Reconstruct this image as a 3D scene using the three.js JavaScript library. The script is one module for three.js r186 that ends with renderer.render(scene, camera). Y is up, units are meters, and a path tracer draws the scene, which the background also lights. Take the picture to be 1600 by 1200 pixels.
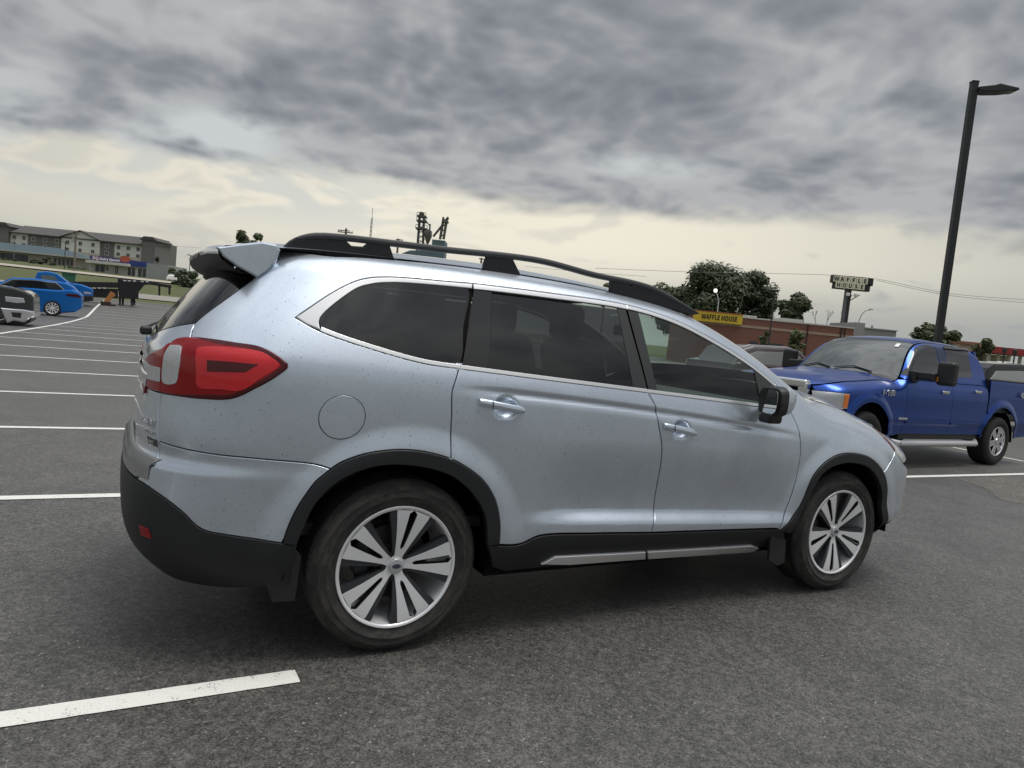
import * as THREE from 'three';
import { mergeGeometries, mergeVertices, toCreasedNormals } from 'three/addons/utils/BufferGeometryUtils.js';
import { RoundedBoxGeometry } from 'three/addons/geometries/RoundedBoxGeometry.js';
import { FontLoader } from 'three/addons/loaders/FontLoader.js';
import { TextGeometry } from 'three/addons/geometries/TextGeometry.js';

// ───────────────────────── camera, sky, sun, exposure ─────────────────────────
const scene = new THREE.Scene();
const V = (x, y, z) => new THREE.Vector3(x, y, z);
const FOC = 1109, EYE = V(-1.0824, 1.4233, 3.7244);
const camera = new THREE.PerspectiveCamera(2 * Math.atan(600 / FOC) * 180 / Math.PI, 4 / 3, 0.05, 6000);
const YAW = 0.50845, PIT = -0.073854, ROL = 0.097669;
const CF = V(Math.sin(YAW) * Math.cos(PIT), Math.sin(PIT), -Math.cos(YAW) * Math.cos(PIT));
const r0 = V(Math.cos(YAW), 0, Math.sin(YAW)), u0 = r0.clone().cross(CF);
const CR = r0.clone().multiplyScalar(Math.cos(ROL)).addScaledVector(u0, Math.sin(ROL));
const CU = u0.clone().multiplyScalar(Math.cos(ROL)).addScaledVector(r0, -Math.sin(ROL));
camera.position.copy(EYE);
camera.quaternion.setFromRotationMatrix(new THREE.Matrix4().makeBasis(CR, CU, CF.clone().negate()));
scene.add(camera);
const renderer = new THREE.WebGLRenderer({ antialias: true });
renderer.toneMapping = THREE.LinearToneMapping;
renderer.toneMappingExposure = 2.0;
renderer.shadowMap.enabled = true;

// small maths
const clamp = (x, a = 0, b = 1) => Math.min(b, Math.max(a, x));
const ss = (a, b, x) => { const t = clamp((x - a) / (b - a)); return t * t * (3 - 2 * t); };
const mix = (a, b, t) => a + (b - a) * t;
function rng(seed) { let s = seed >>> 0; return () => { s = (s + 0x6D2B79F5) >>> 0; let t = s; t = Math.imul(t ^ (t >>> 15), t | 1); t ^= t + Math.imul(t ^ (t >>> 7), t | 61); return ((t ^ (t >>> 14)) >>> 0) / 4294967296; }; }
const PERM = new Uint8Array(512), GR = new Float32Array(512);
{ const r = rng(77); const p = [...Array(256).keys()]; for (let i = 255; i > 0; i--) { const j = Math.floor(r() * (i + 1)); [p[i], p[j]] = [p[j], p[i]]; } for (let i = 0; i < 512; i++) PERM[i] = p[i & 255]; for (let i = 0; i < 256; i++) { const a = r() * 6.2832; GR[2 * i] = Math.cos(a); GR[2 * i + 1] = Math.sin(a); } }
function noise2(x, y) {               // gradient noise, about -0.7 .. 0.7
  const xi = Math.floor(x), yi = Math.floor(y), xf = x - xi, yf = y - yi, X = xi & 255, Y = yi & 255;
  const u = xf * xf * xf * (xf * (xf * 6 - 15) + 10), v = yf * yf * yf * (yf * (yf * 6 - 15) + 10);
  const g = (h, a, b) => GR[2 * h] * a + GR[2 * h + 1] * b;
  const a = PERM[X] + Y, b = PERM[X + 1] + Y;
  return mix(mix(g(PERM[a], xf, yf), g(PERM[b], xf - 1, yf), u), mix(g(PERM[a + 1], xf, yf - 1), g(PERM[b + 1], xf - 1, yf - 1), u), v);
}
function fbm(x, y, o = 5, gain = 0.5) { let s = 0, a = 1, n = 0; for (let i = 0; i < o; i++) { s += a * noise2(x, y); n += a; a *= gain; x = x * 2.03 + 17.3; y = y * 2.03 + 5.1; } return s / n * 1.6; }
function spline(pts) {                // natural cubic spline through [[x, y], ...]
  const n = pts.length, x = pts.map(p => p[0]), y = pts.map(p => p[1]), m = new Float64Array(n), c = new Float64Array(n), d = new Float64Array(n);
  for (let i = 1; i < n - 1; i++) {
    const h0 = x[i] - x[i - 1], h1 = x[i + 1] - x[i], q = h0 / (h0 + h1), r = 1 - q;
    const p = q * c[i - 1] + 2, rhs = 6 * ((y[i + 1] - y[i]) / h1 - (y[i] - y[i - 1]) / h0) / (h0 + h1);
    c[i] = -r / p; d[i] = (rhs - q * d[i - 1]) / p;
  }
  for (let i = n - 2; i > 0; i--) m[i] = c[i] * m[i + 1] + d[i];
  return t => {
    if (t <= x[0]) return y[0] + (t - x[0]) * ((y[1] - y[0]) / (x[1] - x[0]) - (x[1] - x[0]) * m[1] / 6);
    if (t >= x[n - 1]) return y[n - 1] + (t - x[n - 1]) * ((y[n - 1] - y[n - 2]) / (x[n - 1] - x[n - 2]) + (x[n - 1] - x[n - 2]) * m[n - 2] / 6);
    let i = 0; while (t > x[i + 1]) i++;
    const h = x[i + 1] - x[i], a = (x[i + 1] - t) / h, b = (t - x[i]) / h;
    return a * y[i] + b * y[i + 1] + ((a * a * a - a) * m[i] + (b * b * b - b) * m[i + 1]) * h * h / 6;
  };
}
// a photo pixel (1600 x 1200) as a direction, and where it meets the ground
const ray = (px, py) => CF.clone().addScaledVector(CR, (px - 800) / FOC).addScaledVector(CU, -(py - 600) / FOC);
const toPix = p => { const d = p.clone().sub(EYE), w = d.dot(CF); return [800 + FOC * d.dot(CR) / w, 600 - FOC * d.dot(CU) / w, w]; };
const atDepth = (px, py, w) => EYE.clone().addScaledVector(ray(px, py), w);
const onGround = (px, py, h = 0) => { const d = ray(px, py); return EYE.clone().addScaledVector(d, (h - EYE.y) / d.y); };

// sky: broken overcast with a bright cream gap low down, where the sun stands behind the cloud
const SKYW = 2816, SKYH = 1408, sunAz = 0.47;      // azimuth from -z towards +x
{
  const data = new Float32Array(SKYW * SKYH * 4);
  const C = (r, g, b) => [r, g, b].map(v => Math.pow(v / 255, 2.2));
  const dark = C(125, 131, 142), mid = C(164, 169, 177), light = C(208, 210, 212), cream = C(238, 233, 218), pale = C(198, 206, 208), bright = C(255, 248, 228), blue = C(196, 206, 211), holeC = C(226, 232, 234).map(v => v * 1.1);
  // thin places in the cloud: azimuth, elevation (degrees), widths, strength
  const breaks = [[345, 212, 0.075, 1.7, 1.5], [235, 218, 0.05, 1.1, 0.9], [20, 150, 0.05, 3.2, 0.55], [30, 260, 0.16, 0.9, 0.8], [1330, 175, 0.10, 2.4, 0.35], [1010, 262, 0.09, 0.9, 0.9]].map(([px, py, w, e, k]) => { const d = ray(px, py).normalize(); return [Math.atan2(d.x, -d.z), Math.asin(d.y) * 57.3, w, e, k]; });
  for (let j = 0; j < SKYH; j++) {
    const el = ((j + 0.5) / SKYH - 0.5) * Math.PI, cy = Math.cos(el), y = Math.sin(el);
    for (let i = 0; i < SKYW; i++) {
      const a = ((i + 0.5) / SKYW - 0.5) * 2 * Math.PI, dx = cy * Math.cos(a), dz = cy * Math.sin(a), k = (j * SKYW + i) * 4;
      let r, g, b;
      if (y < -0.02) { r = g = b = 0.16; } else {
        const az = Math.atan2(dx, -dz), da = Math.atan2(Math.sin(az - sunAz), Math.cos(az - sunAz)), deg = Math.max(0, el * 57.3);
        const yy = Math.max(y, 0) + 0.19, px = dx / yy, pz = dz / yy;
        const w1 = fbm(px * 1.5 + 3.1, pz * 1.5 + 9.2, 2), w2 = fbm(px * 1.5 - 7.7, pz * 1.5 + 1.4, 2);
        const n1 = fbm(px * 1.15 + w1 * 0.3 + 11.3, pz * 1.15 + w2 * 0.3 + 2.6, 4, 0.5), n2 = fbm(px * 3.6 + w2 * 0.5 + 4, pz * 3.6 + w1 * 0.5 + 31, 5, 0.58);
        const b1 = Math.abs(noise2(px * 5.2 + w1 * 0.8, pz * 5.2 + w2 * 0.8)), b2 = Math.abs(noise2(px * 11.5 + w2 + 7, pz * 11.5 + w1)), puff = 0.62 - 1.05 * b1 - 0.55 * b2;   // rounded billows
        const n3 = fbm(az * 7 + 2, deg * 0.62 + w1 * 1.2, 4);
        // upper deck
        const edge = 10.0 + n1 * 1.8 + n2 * 1.3 + 0.5 * Math.sin(az * 2.6 + 0.9), rim = Math.exp(-(((deg - edge - 1.2) / 2.2) ** 2));
        let t = clamp(0.48 + n1 * 0.72 + n2 * 0.56 + puff * 0.58 + rim * 0.18);
        let c = [0, 1, 2].map(q => t < 0.5 ? mix(dark[q], mid[q], t * 2) : mix(mid[q], light[q], t * 2 - 1));
        const lift = 1 + 2.2 * ss(25, 66, deg);
        c = c.map(v => v * lift);
        let hole = ss(0.34, 0.72, n1 * 0.75 + 0.5 * n2 + 0.25 * puff) * 0.62; if (deg > 6 && deg < 32 && az > -0.5 && az < 1.4) for (const [ha, he, wa, we, k] of breaks) hole = Math.max(hole, clamp(k * Math.exp(-(((az - ha) / wa) ** 2) - ((deg - he) / we) ** 2) * clamp(0.62 + 1.3 * n2 + 0.5 * puff)));
        c = c.map((v, q) => mix(v, holeC[q], hole));
        // lower gap
        const glow = Math.exp(-da * da / 0.40), gap = 1 - ss(edge - 1.0, edge + 0.8, deg + 0.5 * n2);
        const warm = clamp(0.12 + 0.88 * Math.exp(-(da < 0 ? da * da / 1.3 : da * da / 0.45))) * clamp((da < 0 ? 0.62 : 0.38) + 0.60 * ss(1.0, 6.5, deg));
        let lo = [0, 1, 2].map(q => mix(pale[q] * 0.74, cream[q] * 1.16, warm));
        lo = lo.map((v, q) => mix(v, bright[q] * 1.40, glow * ss(3.0, 7.5, deg) * 0.70));
        const cool = ss(5.0, 8.0, deg) * (1 - ss(-0.30, 0.10, da)) * (1 - ss(-0.10, 0.22, n3 + 0.3 * n2)); lo = lo.map((v, q) => mix(v, blue[q] * 1.22, cool * 0.50));
        const streak = ss(0.16, 0.46, n3 + 0.22 * n2) * (0.22 + 0.35 * ss(0.1, 0.7, da)) * ss(1.5, 4, deg);
        lo = lo.map((v, q) => mix(v, mid[q] * 1.15, streak));
        c = c.map((v, q) => mix(v, lo[q], gap));
        [r, g, b] = c.map(v => v * 0.345);
      }
      data[k] = r; data[k + 1] = g; data[k + 2] = b; data[k + 3] = 1;
    }
  }
  const tex = new THREE.DataTexture(data, SKYW, SKYH, THREE.RGBAFormat, THREE.FloatType);
  tex.mapping = THREE.EquirectangularReflectionMapping; tex.magFilter = tex.minFilter = THREE.LinearFilter; tex.colorSpace = THREE.LinearSRGBColorSpace; tex.needsUpdate = true;
  scene.background = tex; scene.environment = tex;
}
const sun = new THREE.DirectionalLight(new THREE.Color(1.0, 0.965, 0.90), 1.1);
{ sun.target.position.set(2, 0, -1); sun.position.copy(sun.target.position).add(V(0.24, 0.95, 0.13).normalize().multiplyScalar(40)); }
sun.castShadow = true; sun.shadow.radius = 52; sun.shadow.mapSize.set(2048, 2048);
Object.assign(sun.shadow.camera, { left: -40, right: 40, top: 40, bottom: -40, near: 1, far: 120 });
scene.add(sun, sun.target);

// ───────────────────────── helpers ─────────────────────────
const taken = {};
function numbered(name) { const n = taken[name] = (taken[name] ?? -1) + 1; return n ? `${name}_${String(n).padStart(3, '0')}` : name; }
function tag(o, label, category, group, kind) { o.userData = { label, category }; if (group) o.userData.group = group; if (kind) o.userData.kind = kind; return o; }
function thing(name, label, category, pos = [0, 0, 0], turn = 0, group) { const o = new THREE.Group(); o.name = numbered(name); o.position.set(...pos); o.rotation.y = turn; scene.add(o); return tag(o, label, category, group); }
function mesh(name, geo, mat, parent = scene) { const m = new THREE.Mesh(geo, mat); m.name = parent === scene ? numbered(name) : name; m.castShadow = m.receiveShadow = true; parent.add(m); return m; }
function struct(name, geo, mat) { const m = mesh(name, geo, mat); m.userData.kind = 'structure'; return m; }
const std = (color, roughness = 0.8, metalness = 0, extra = {}) => { const m = new THREE.MeshPhysicalMaterial({ roughness, metalness, side: THREE.DoubleSide, ...extra }); m.color.setRGB(...(Array.isArray(color) ? color : [color, color, color])); return m; };
function merge(list) { return mergeGeometries(list.map(g => { const h = g.index ? g.toNonIndexed() : g; for (const k of Object.keys(h.attributes)) if (!['position', 'normal', 'uv'].includes(k)) h.deleteAttribute(k); if (!h.attributes.uv) h.setAttribute('uv', new THREE.BufferAttribute(new Float32Array(h.attributes.position.count * 2), 2)); return h; })); }
const box = (w, h, d, x = 0, y = 0, z = 0) => new THREE.BoxGeometry(w, h, d).translate(x, y, z);
const rbox = (w, h, d, r, x = 0, y = 0, z = 0, seg = 2) => new RoundedBoxGeometry(w, h, d, seg, r).translate(x, y, z);
function bar(a, b, r0, r1 = r0, seg = 10) {          // round bar between two points
  const A = V(...a), B = V(...b), d = B.clone().sub(A), g = new THREE.CylinderGeometry(r1, r0, d.length(), seg);
  g.applyQuaternion(new THREE.Quaternion().setFromUnitVectors(V(0, 1, 0), d.clone().normalize())); return g.translate((A.x + B.x) / 2, (A.y + B.y) / 2, (A.z + B.z) / 2);
}
function beam(a, b, w, h) {          // square beam between two points, h measured vertically
  const A = V(...a), B = V(...b), d = B.clone().sub(A), L = d.length(), g = new THREE.BoxGeometry(w, h, L);
  g.applyMatrix4(new THREE.Matrix4().lookAt(B, A, V(0, 1, 0))); return g.translate((A.x + B.x) / 2, (A.y + B.y) / 2, (A.z + B.z) / 2);
}
function prism(pts, depth, bevel = 0) {   // polygon in xy, extruded along +z
  const s = new THREE.Shape(pts.map(p => new THREE.Vector2(p[0], p[1])));
  return new THREE.ExtrudeGeometry(s, { depth: depth - 2 * bevel, bevelEnabled: bevel > 0, bevelSize: bevel, bevelThickness: bevel, bevelSegments: 2, curveSegments: 16 }).translate(0, 0, bevel);
}
function sheet(fn, nu, nv) {          // grid surface fn(u, v) -> [x, y, z]
  const pos = [], uv = [], idx = [];
  for (let j = 0; j <= nv; j++) for (let i = 0; i <= nu; i++) { const p = fn(i / nu, j / nv); pos.push(...p); uv.push(i / nu, j / nv); }
  for (let j = 0; j < nv; j++) for (let i = 0; i < nu; i++) { const a = j * (nu + 1) + i, b = a + 1, c = a + nu + 1, d = c + 1; idx.push(a, b, d, a, d, c); }
  const g = new THREE.BufferGeometry(); g.setAttribute('position', new THREE.Float32BufferAttribute(pos, 3)); g.setAttribute('uv', new THREE.Float32BufferAttribute(uv, 2)); g.setIndex(idx); g.computeVertexNormals(); return g;
}
function loft(rings, closed = true, caps = true) {   // rings: arrays of equal length of [x, y, z]
  const n = rings[0].length, m = rings.length, parts = [sheet((u, v) => { const r = rings[Math.round(v * (m - 1))], k = Math.round(u * (closed ? n : n - 1)); return r[k % n]; }, closed ? n : n - 1, m - 1)];
  if (caps) for (const r of [rings[0], rings[m - 1]]) { const c = [0, 1, 2].map(q => r.reduce((s, p) => s + p[q], 0) / n); parts.push(sheet((u, v) => { const p = r[Math.round(u * n) % n]; return [0, 1, 2].map(q => mix(c[q], p[q], v)); }, n, 1)); }
  return merge(parts);
}
function tex(w, h, fn, repeat, srgb = false) {   // fn(x, y) -> [r, g, b] in 0..1
  const d = new Uint8Array(w * h * 4);
  for (let j = 0; j < h; j++) for (let i = 0; i < w; i++) { const c = fn(i, j), k = (j * w + i) * 4; d[k] = clamp(c[0]) * 255; d[k + 1] = clamp(c[1]) * 255; d[k + 2] = clamp(c[2]) * 255; d[k + 3] = 255; }
  const t = new THREE.DataTexture(d, w, h, THREE.RGBAFormat); t.magFilter = THREE.LinearFilter; t.minFilter = THREE.LinearMipmapLinearFilter; t.generateMipmaps = true; t.wrapS = t.wrapT = THREE.RepeatWrapping; if (srgb) t.colorSpace = THREE.SRGBColorSpace; if (repeat) t.repeat.set(...repeat); t.needsUpdate = true; return t;
}
// value noise that tiles, for textures
function tileNoise(period, seed) { const r = rng(seed), n = period * period, a = new Float32Array(n); for (let i = 0; i < n; i++) a[i] = r(); return (x, y) => { const xi = Math.floor(x), yi = Math.floor(y), u = ss(0, 1, x - xi), v = ss(0, 1, y - yi), g = (p, q) => a[((q % period) + period) % period * period + ((p % period) + period) % period]; return mix(mix(g(xi, yi), g(xi + 1, yi), u), mix(g(xi, yi + 1), g(xi + 1, yi + 1), u), v); }; }
// ───────────────────────── curved body panels ─────────────────────────
// A wall is a surface S(s, Y) -> [x, y, z] (right half of a car body, s runs from the rear centre line round the side to the front centre line).
// Panels are outlines on that surface, cut from it with an even grid, with rolled edges, so that gaps between panels are real gaps.
function wall(S, smin, smax, y0, y1, place = new THREE.Matrix4()) {
  const W = { S, smin, smax };
  const P = (s, y) => V(...S(s, y));
  W.normal = (s, y) => { const h = 0.0025, a = P(s + h, y).sub(P(s - h, y)), b = P(s, y + h).sub(P(s, y - h)); return a.cross(b).normalize(); };
  let grid = null;
  W.pick = (px, py) => {                      // the point of the surface that a photo pixel shows
    if (!grid) {
      grid = []; const q = V();
      for (let s = smin; s <= smax; s += 0.02) for (let y = y0; y <= y1; y += 0.02) {
        const p = P(s, y).applyMatrix4(place), n = W.normal(s, y).transformDirection(place); q.copy(p).sub(EYE);
        if (n.dot(q) < 0) { const [a, b] = toPix(p); grid.push([a, b, s, y]); }
      }
    }
    let best = null, bd = 1e9; for (const g of grid) { const d = (g[0] - px) ** 2 + (g[1] - py) ** 2; if (d < bd) { bd = d; best = g; } }
    let s = best[2], y = best[3];
    const f = (s, y) => { const [a, b] = toPix(P(s, y).applyMatrix4(place)); return [a - px, b - py]; };
    for (let k = 0; k < 12; k++) {
      const e = f(s, y), h = 1e-4, a = f(s + h, y), b = f(s, y + h), m00 = (a[0] - e[0]) / h, m10 = (a[1] - e[1]) / h, m01 = (b[0] - e[0]) / h, m11 = (b[1] - e[1]) / h, det = m00 * m11 - m01 * m10;
      if (Math.abs(det) < 2500) break;
      let ds = -(m11 * e[0] - m01 * e[1]) / det, dy = -(-m10 * e[0] + m00 * e[1]) / det; const L = Math.hypot(ds, dy), c = L > 0.03 ? 0.03 / L : 1; s += ds * c; y += dy * c;
    }
    if (Math.hypot(s - best[2], y - best[3]) > 0.12) { s = best[2]; y = best[3]; }
    return [s, y];
  };
  W.px = list => list.map(p => p.length === 3 ? [p[0], p[1]] : W.pick(p[0], p[1]));     // [px, py] from the photo, [s, Y, 1] straight on the surface
  return W;
}
function curve(pts, step = 0.02) {            // Catmull-Rom through points of the (s, Y) domain
  const out = [];
  for (let i = 0; i < pts.length - 1; i++) {
    const a = pts[i], b = pts[i + 1], p = pts[i - 1] ?? [2 * a[0] - b[0], 2 * a[1] - b[1]], q = pts[i + 2] ?? [2 * b[0] - a[0], 2 * b[1] - a[1]];
    const n = Math.max(1, Math.ceil(Math.hypot(b[0] - a[0], b[1] - a[1]) / step));
    const d = (u, v) => Math.max(1e-6, Math.sqrt(Math.hypot(u[0] - v[0], u[1] - v[1]))), t1 = d(p, a), t2 = t1 + d(a, b), t3 = t2 + d(b, q);
    for (let k = 0; k < n; k++) {
      const t = t1 + (t2 - t1) * k / n, c = [0, 1].map(j => {
        const A1 = p[j] * (t1 - t) / t1 + a[j] * t / t1, A2 = a[j] * (t2 - t) / (t2 - t1) + b[j] * (t - t1) / (t2 - t1), A3 = b[j] * (t3 - t) / (t3 - t2) + q[j] * (t - t2) / (t3 - t2);
        const B1 = A1 * (t2 - t) / t2 + A2 * t / t2, B2 = A2 * (t3 - t) / (t3 - t1) + A3 * (t - t1) / (t3 - t1); return B1 * (t2 - t) / (t2 - t1) + B2 * (t - t1) / (t2 - t1);
      });
      out.push(c);
    }
  }
  out.push(pts[pts.length - 1]); return out;
}
const area2 = P => { let a = 0; for (let i = 0; i < P.length; i++) { const p = P[i], q = P[(i + 1) % P.length]; a += p[0] * q[1] - q[0] * p[1]; } return a / 2; };
function dense(P, step) { const o = []; for (let i = 0; i < P.length; i++) { const a = P[i], b = P[(i + 1) % P.length], n = Math.max(1, Math.ceil(Math.hypot(b[0] - a[0], b[1] - a[1]) / step)); for (let k = 0; k < n; k++) o.push([mix(a[0], b[0], k / n), mix(a[1], b[1], k / n)]); } return o.filter((p, i) => { const q = o[(i + 1) % o.length]; return Math.hypot(p[0] - q[0], p[1] - q[1]) > 1e-5; }); }
function insetPoly(P, d) {
  if (area2(P) < 0) P = P.slice().reverse();
  if (!d) return P;
  const n = P.length;
  return P.map((p, i) => { const a = P[(i + n - 1) % n], b = P[(i + 1) % n]; let e1 = [p[0] - a[0], p[1] - a[1]], e2 = [b[0] - p[0], b[1] - p[1]]; const l1 = Math.hypot(...e1) || 1, l2 = Math.hypot(...e2) || 1; const n1 = [-e1[1] / l1, e1[0] / l1], n2 = [-e2[1] / l2, e2[0] / l2]; const m = [n1[0] + n2[0], n1[1] + n2[1]], ml = Math.hypot(...m); if (ml < 0.2) return [p[0] + n2[0] * d, p[1] + n2[1] * d]; const k = Math.min(2.2, 2 / ml) / ml * d; return [p[0] + m[0] * k, p[1] + m[1] * k]; });
}
function clipHalf(P, ax, lim, sgn) {
  const o = []; for (let i = 0; i < P.length; i++) { const a = P[i], b = P[(i + 1) % P.length], da = (a[ax] - lim) * sgn, db = (b[ax] - lim) * sgn; if (da >= 0) o.push(a); if ((da > 0 && db < 0) || (da < 0 && db > 0)) { const t = da / (da - db); o.push([mix(a[0], b[0], t), mix(a[1], b[1], t)]); } } return o;
}
function gridPoly(P, step) {                 // triangles [[s, y] x 3] of a polygon cut by a grid
  let x0 = 1e9, x1 = -1e9, y0 = 1e9, y1 = -1e9; for (const p of P) { x0 = Math.min(x0, p[0]); x1 = Math.max(x1, p[0]); y0 = Math.min(y0, p[1]); y1 = Math.max(y1, p[1]); }
  const tris = [];
  for (let j = Math.floor(y0 / step); j * step < y1; j++) {
    const row = clipHalf(clipHalf(P, 1, j * step, 1), 1, (j + 1) * step, -1); if (row.length < 3) continue;
    for (let i = Math.floor(x0 / step); i * step < x1; i++) {
      const c = clipHalf(clipHalf(row, 0, i * step, 1), 0, (i + 1) * step, -1); if (c.length < 3 || Math.abs(area2(c)) < 1e-9) continue;
      if (c.length === 4) { tris.push([c[0], c[1], c[2]], [c[0], c[2], c[3]]); continue; }
      const v = c.map(p => new THREE.Vector2(p[0], p[1])); for (const f of THREE.ShapeUtils.triangulateShape(v, [])) tris.push([c[f[0]], c[f[1]], c[f[2]]]);
    }
  }
  return tris;
}
// opt: off (raise along the normal), gap (shrink the outline), step (grid), edge (depth of the rolled edge), side (1 right, -1 left)
function panel(W, outline, opt = {}) {
  const { off = 0, gap = 0.002, step = 0.03, edge = 0.014, side = 1, round = 0.0035 } = opt;
  const P = insetPoly(dense(outline, step), gap), pos = [], nor = [], uv = [];
  const cache = new Map();
  const at = (p, o) => { const k = p[0].toFixed(5) + ',' + p[1].toFixed(5); let c = cache.get(k); if (!c) { const q = W.S(p[0], p[1]), n = W.normal(p[0], p[1]); c = [q, n]; cache.set(k, c); } const [q, n] = c; return [[q[0] + n.x * o, q[1] + n.y * o, (q[2] + n.z * o) * side], [n.x, n.y, n.z * side]]; };
  const put = (v, n, p) => { pos.push(...v); nor.push(...n); uv.push(p[0], p[1]); };
  const tri = (a, b, c) => { for (const t of side > 0 ? [a, b, c] : [a, c, b]) put(t[0], t[1], t[2]); };
  const face = gridPoly(edge ? insetPoly(P, round) : P, step);
  for (const t of face) { const q = area2(t) >= 0 ? t : [t[0], t[2], t[1]]; tri(...q.map(p => [...at(p, off), p])); }
  if (edge) {
    const I = insetPoly(P, round), n = P.length;
    for (let i = 0; i < n; i++) {
      const j = (i + 1) % n; let ex = [P[j][0] - P[i][0], P[j][1] - P[i][1]]; const L = Math.hypot(...ex) || 1, out2 = [ex[1] / L, -ex[0] / L];
      // outward direction on the surface
      const h = 0.002, a0 = W.S(P[i][0], P[i][1]), a1 = W.S(P[i][0] + out2[0] * h, P[i][1] + out2[1] * h); const o = V(a1[0] - a0[0], a1[1] - a0[1], (a1[2] - a0[2]) * side).normalize(); const oo = [o.x, o.y, o.z];
      const up = (p, q) => at(p, off)[1], blend = (n, k) => { const v = V(n[0] * (1 - k) + oo[0] * k, n[1] * (1 - k) + oo[1] * k, n[2] * (1 - k) + oo[2] * k).normalize(); return [v.x, v.y, v.z]; };
      const A = [at(I[i], off)[0], up(I[i]), I[i]], B = [at(I[j], off)[0], up(I[j]), I[j]], Cc = [at(P[i], off - round * 0.8)[0], blend(up(P[i]), 0.75), P[i]], D = [at(P[j], off - round * 0.8)[0], blend(up(P[j]), 0.75), P[j]], E = [at(P[i], off - edge)[0], oo, P[i]], F = [at(P[j], off - edge)[0], oo, P[j]];
      tri(A, Cc, D); tri(A, D, B); tri([Cc[0], oo, Cc[2]], E, F); tri([Cc[0], oo, Cc[2]], F, [D[0], oo, D[2]]);
    }
  }
  const g = new THREE.BufferGeometry(); g.setAttribute('position', new THREE.Float32BufferAttribute(pos, 3)); g.setAttribute('normal', new THREE.Float32BufferAttribute(nor, 3)); g.setAttribute('uv', new THREE.Float32BufferAttribute(uv, 2)); return g;
}
// a superellipse quarter by arc length: q 0..1 -> [along, across], 0 at the side and 1 at the end
function cornerTable(n, a, b) {
  const N = 3000, T = []; let L = 0, prev = null;
  for (let i = 0; i <= N; i++) { const f = Math.PI / 2 * i / N, x = Math.pow(Math.sin(f), 2 / n), z = Math.pow(Math.cos(f), 2 / n); if (prev) L += Math.hypot((x - prev[0]) * a, (z - prev[1]) * b); T.push([L, x, z]); prev = [x, z]; }
  const M = 1500, X = new Float64Array(M + 1), Z = new Float64Array(M + 1); let k = 0;
  for (let i = 0; i <= M; i++) { const l = L * i / M; while (k < N - 1 && T[k + 1][0] < l) k++; const t = clamp((l - T[k][0]) / ((T[k + 1][0] - T[k][0]) || 1)); X[i] = mix(T[k][1], T[k + 1][1], t); Z[i] = mix(T[k][2], T[k + 1][2], t); }
  return { L, at(q) { let m = 1; if (q > 1) { q = 2 - q; m = -1; } const f = clamp(q) * M, i = Math.min(M - 1, Math.floor(f)), t = f - i; return [mix(X[i], X[i + 1], t), mix(Z[i], Z[i + 1], t) * m]; } };
}
// ───────────────────────── materials ─────────────────────────
const spotTex = (() => {     // rain spots and road dirt on paint: a pale film with small dark specks, 1.6 m a tile
  const N = 1024, d = new Float32Array(N * N).fill(1), r = rng(5), n1 = tileNoise(16, 3), n2 = tileNoise(64, 4);
  for (let k = 0; k < 5200; k++) { const x = Math.floor(r() * N), y = Math.floor(r() * N), R = 0.5 + 1.7 * r() * r() * r(), v = 0.50 + 0.42 * r(); for (let j = -3; j <= 3; j++) for (let i = -3; i <= 3; i++) { const q = Math.hypot(i, j); if (q <= R + 0.5) { const p = ((y + j + N) % N) * N + (x + i + N) % N; d[p] = Math.min(d[p], mix(v, 1, clamp(q - R + 0.5))); } } }
  return tex(N, N, (i, j) => { const v = d[j * N + i] * (0.955 + 0.03 * n1(i / 64, j / 64) + 0.02 * n2(i / 16, j / 16)); return [v, v, v * 0.995]; }, [0.62, 0.62], true);
})();
const ribTex = (() => { const a = tileNoise(64, 91); return tex(256, 256, (i, j) => { const v = 0.5 + 0.25 * Math.sin(i / 256 * 6.2832 * 8) + 0.25 * Math.sin(j / 256 * 6.2832 * 8) + 0.3 * (a(i / 4, j / 4) - 0.5); return [v, v, v]; }, [40, 40]); })();
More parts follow.
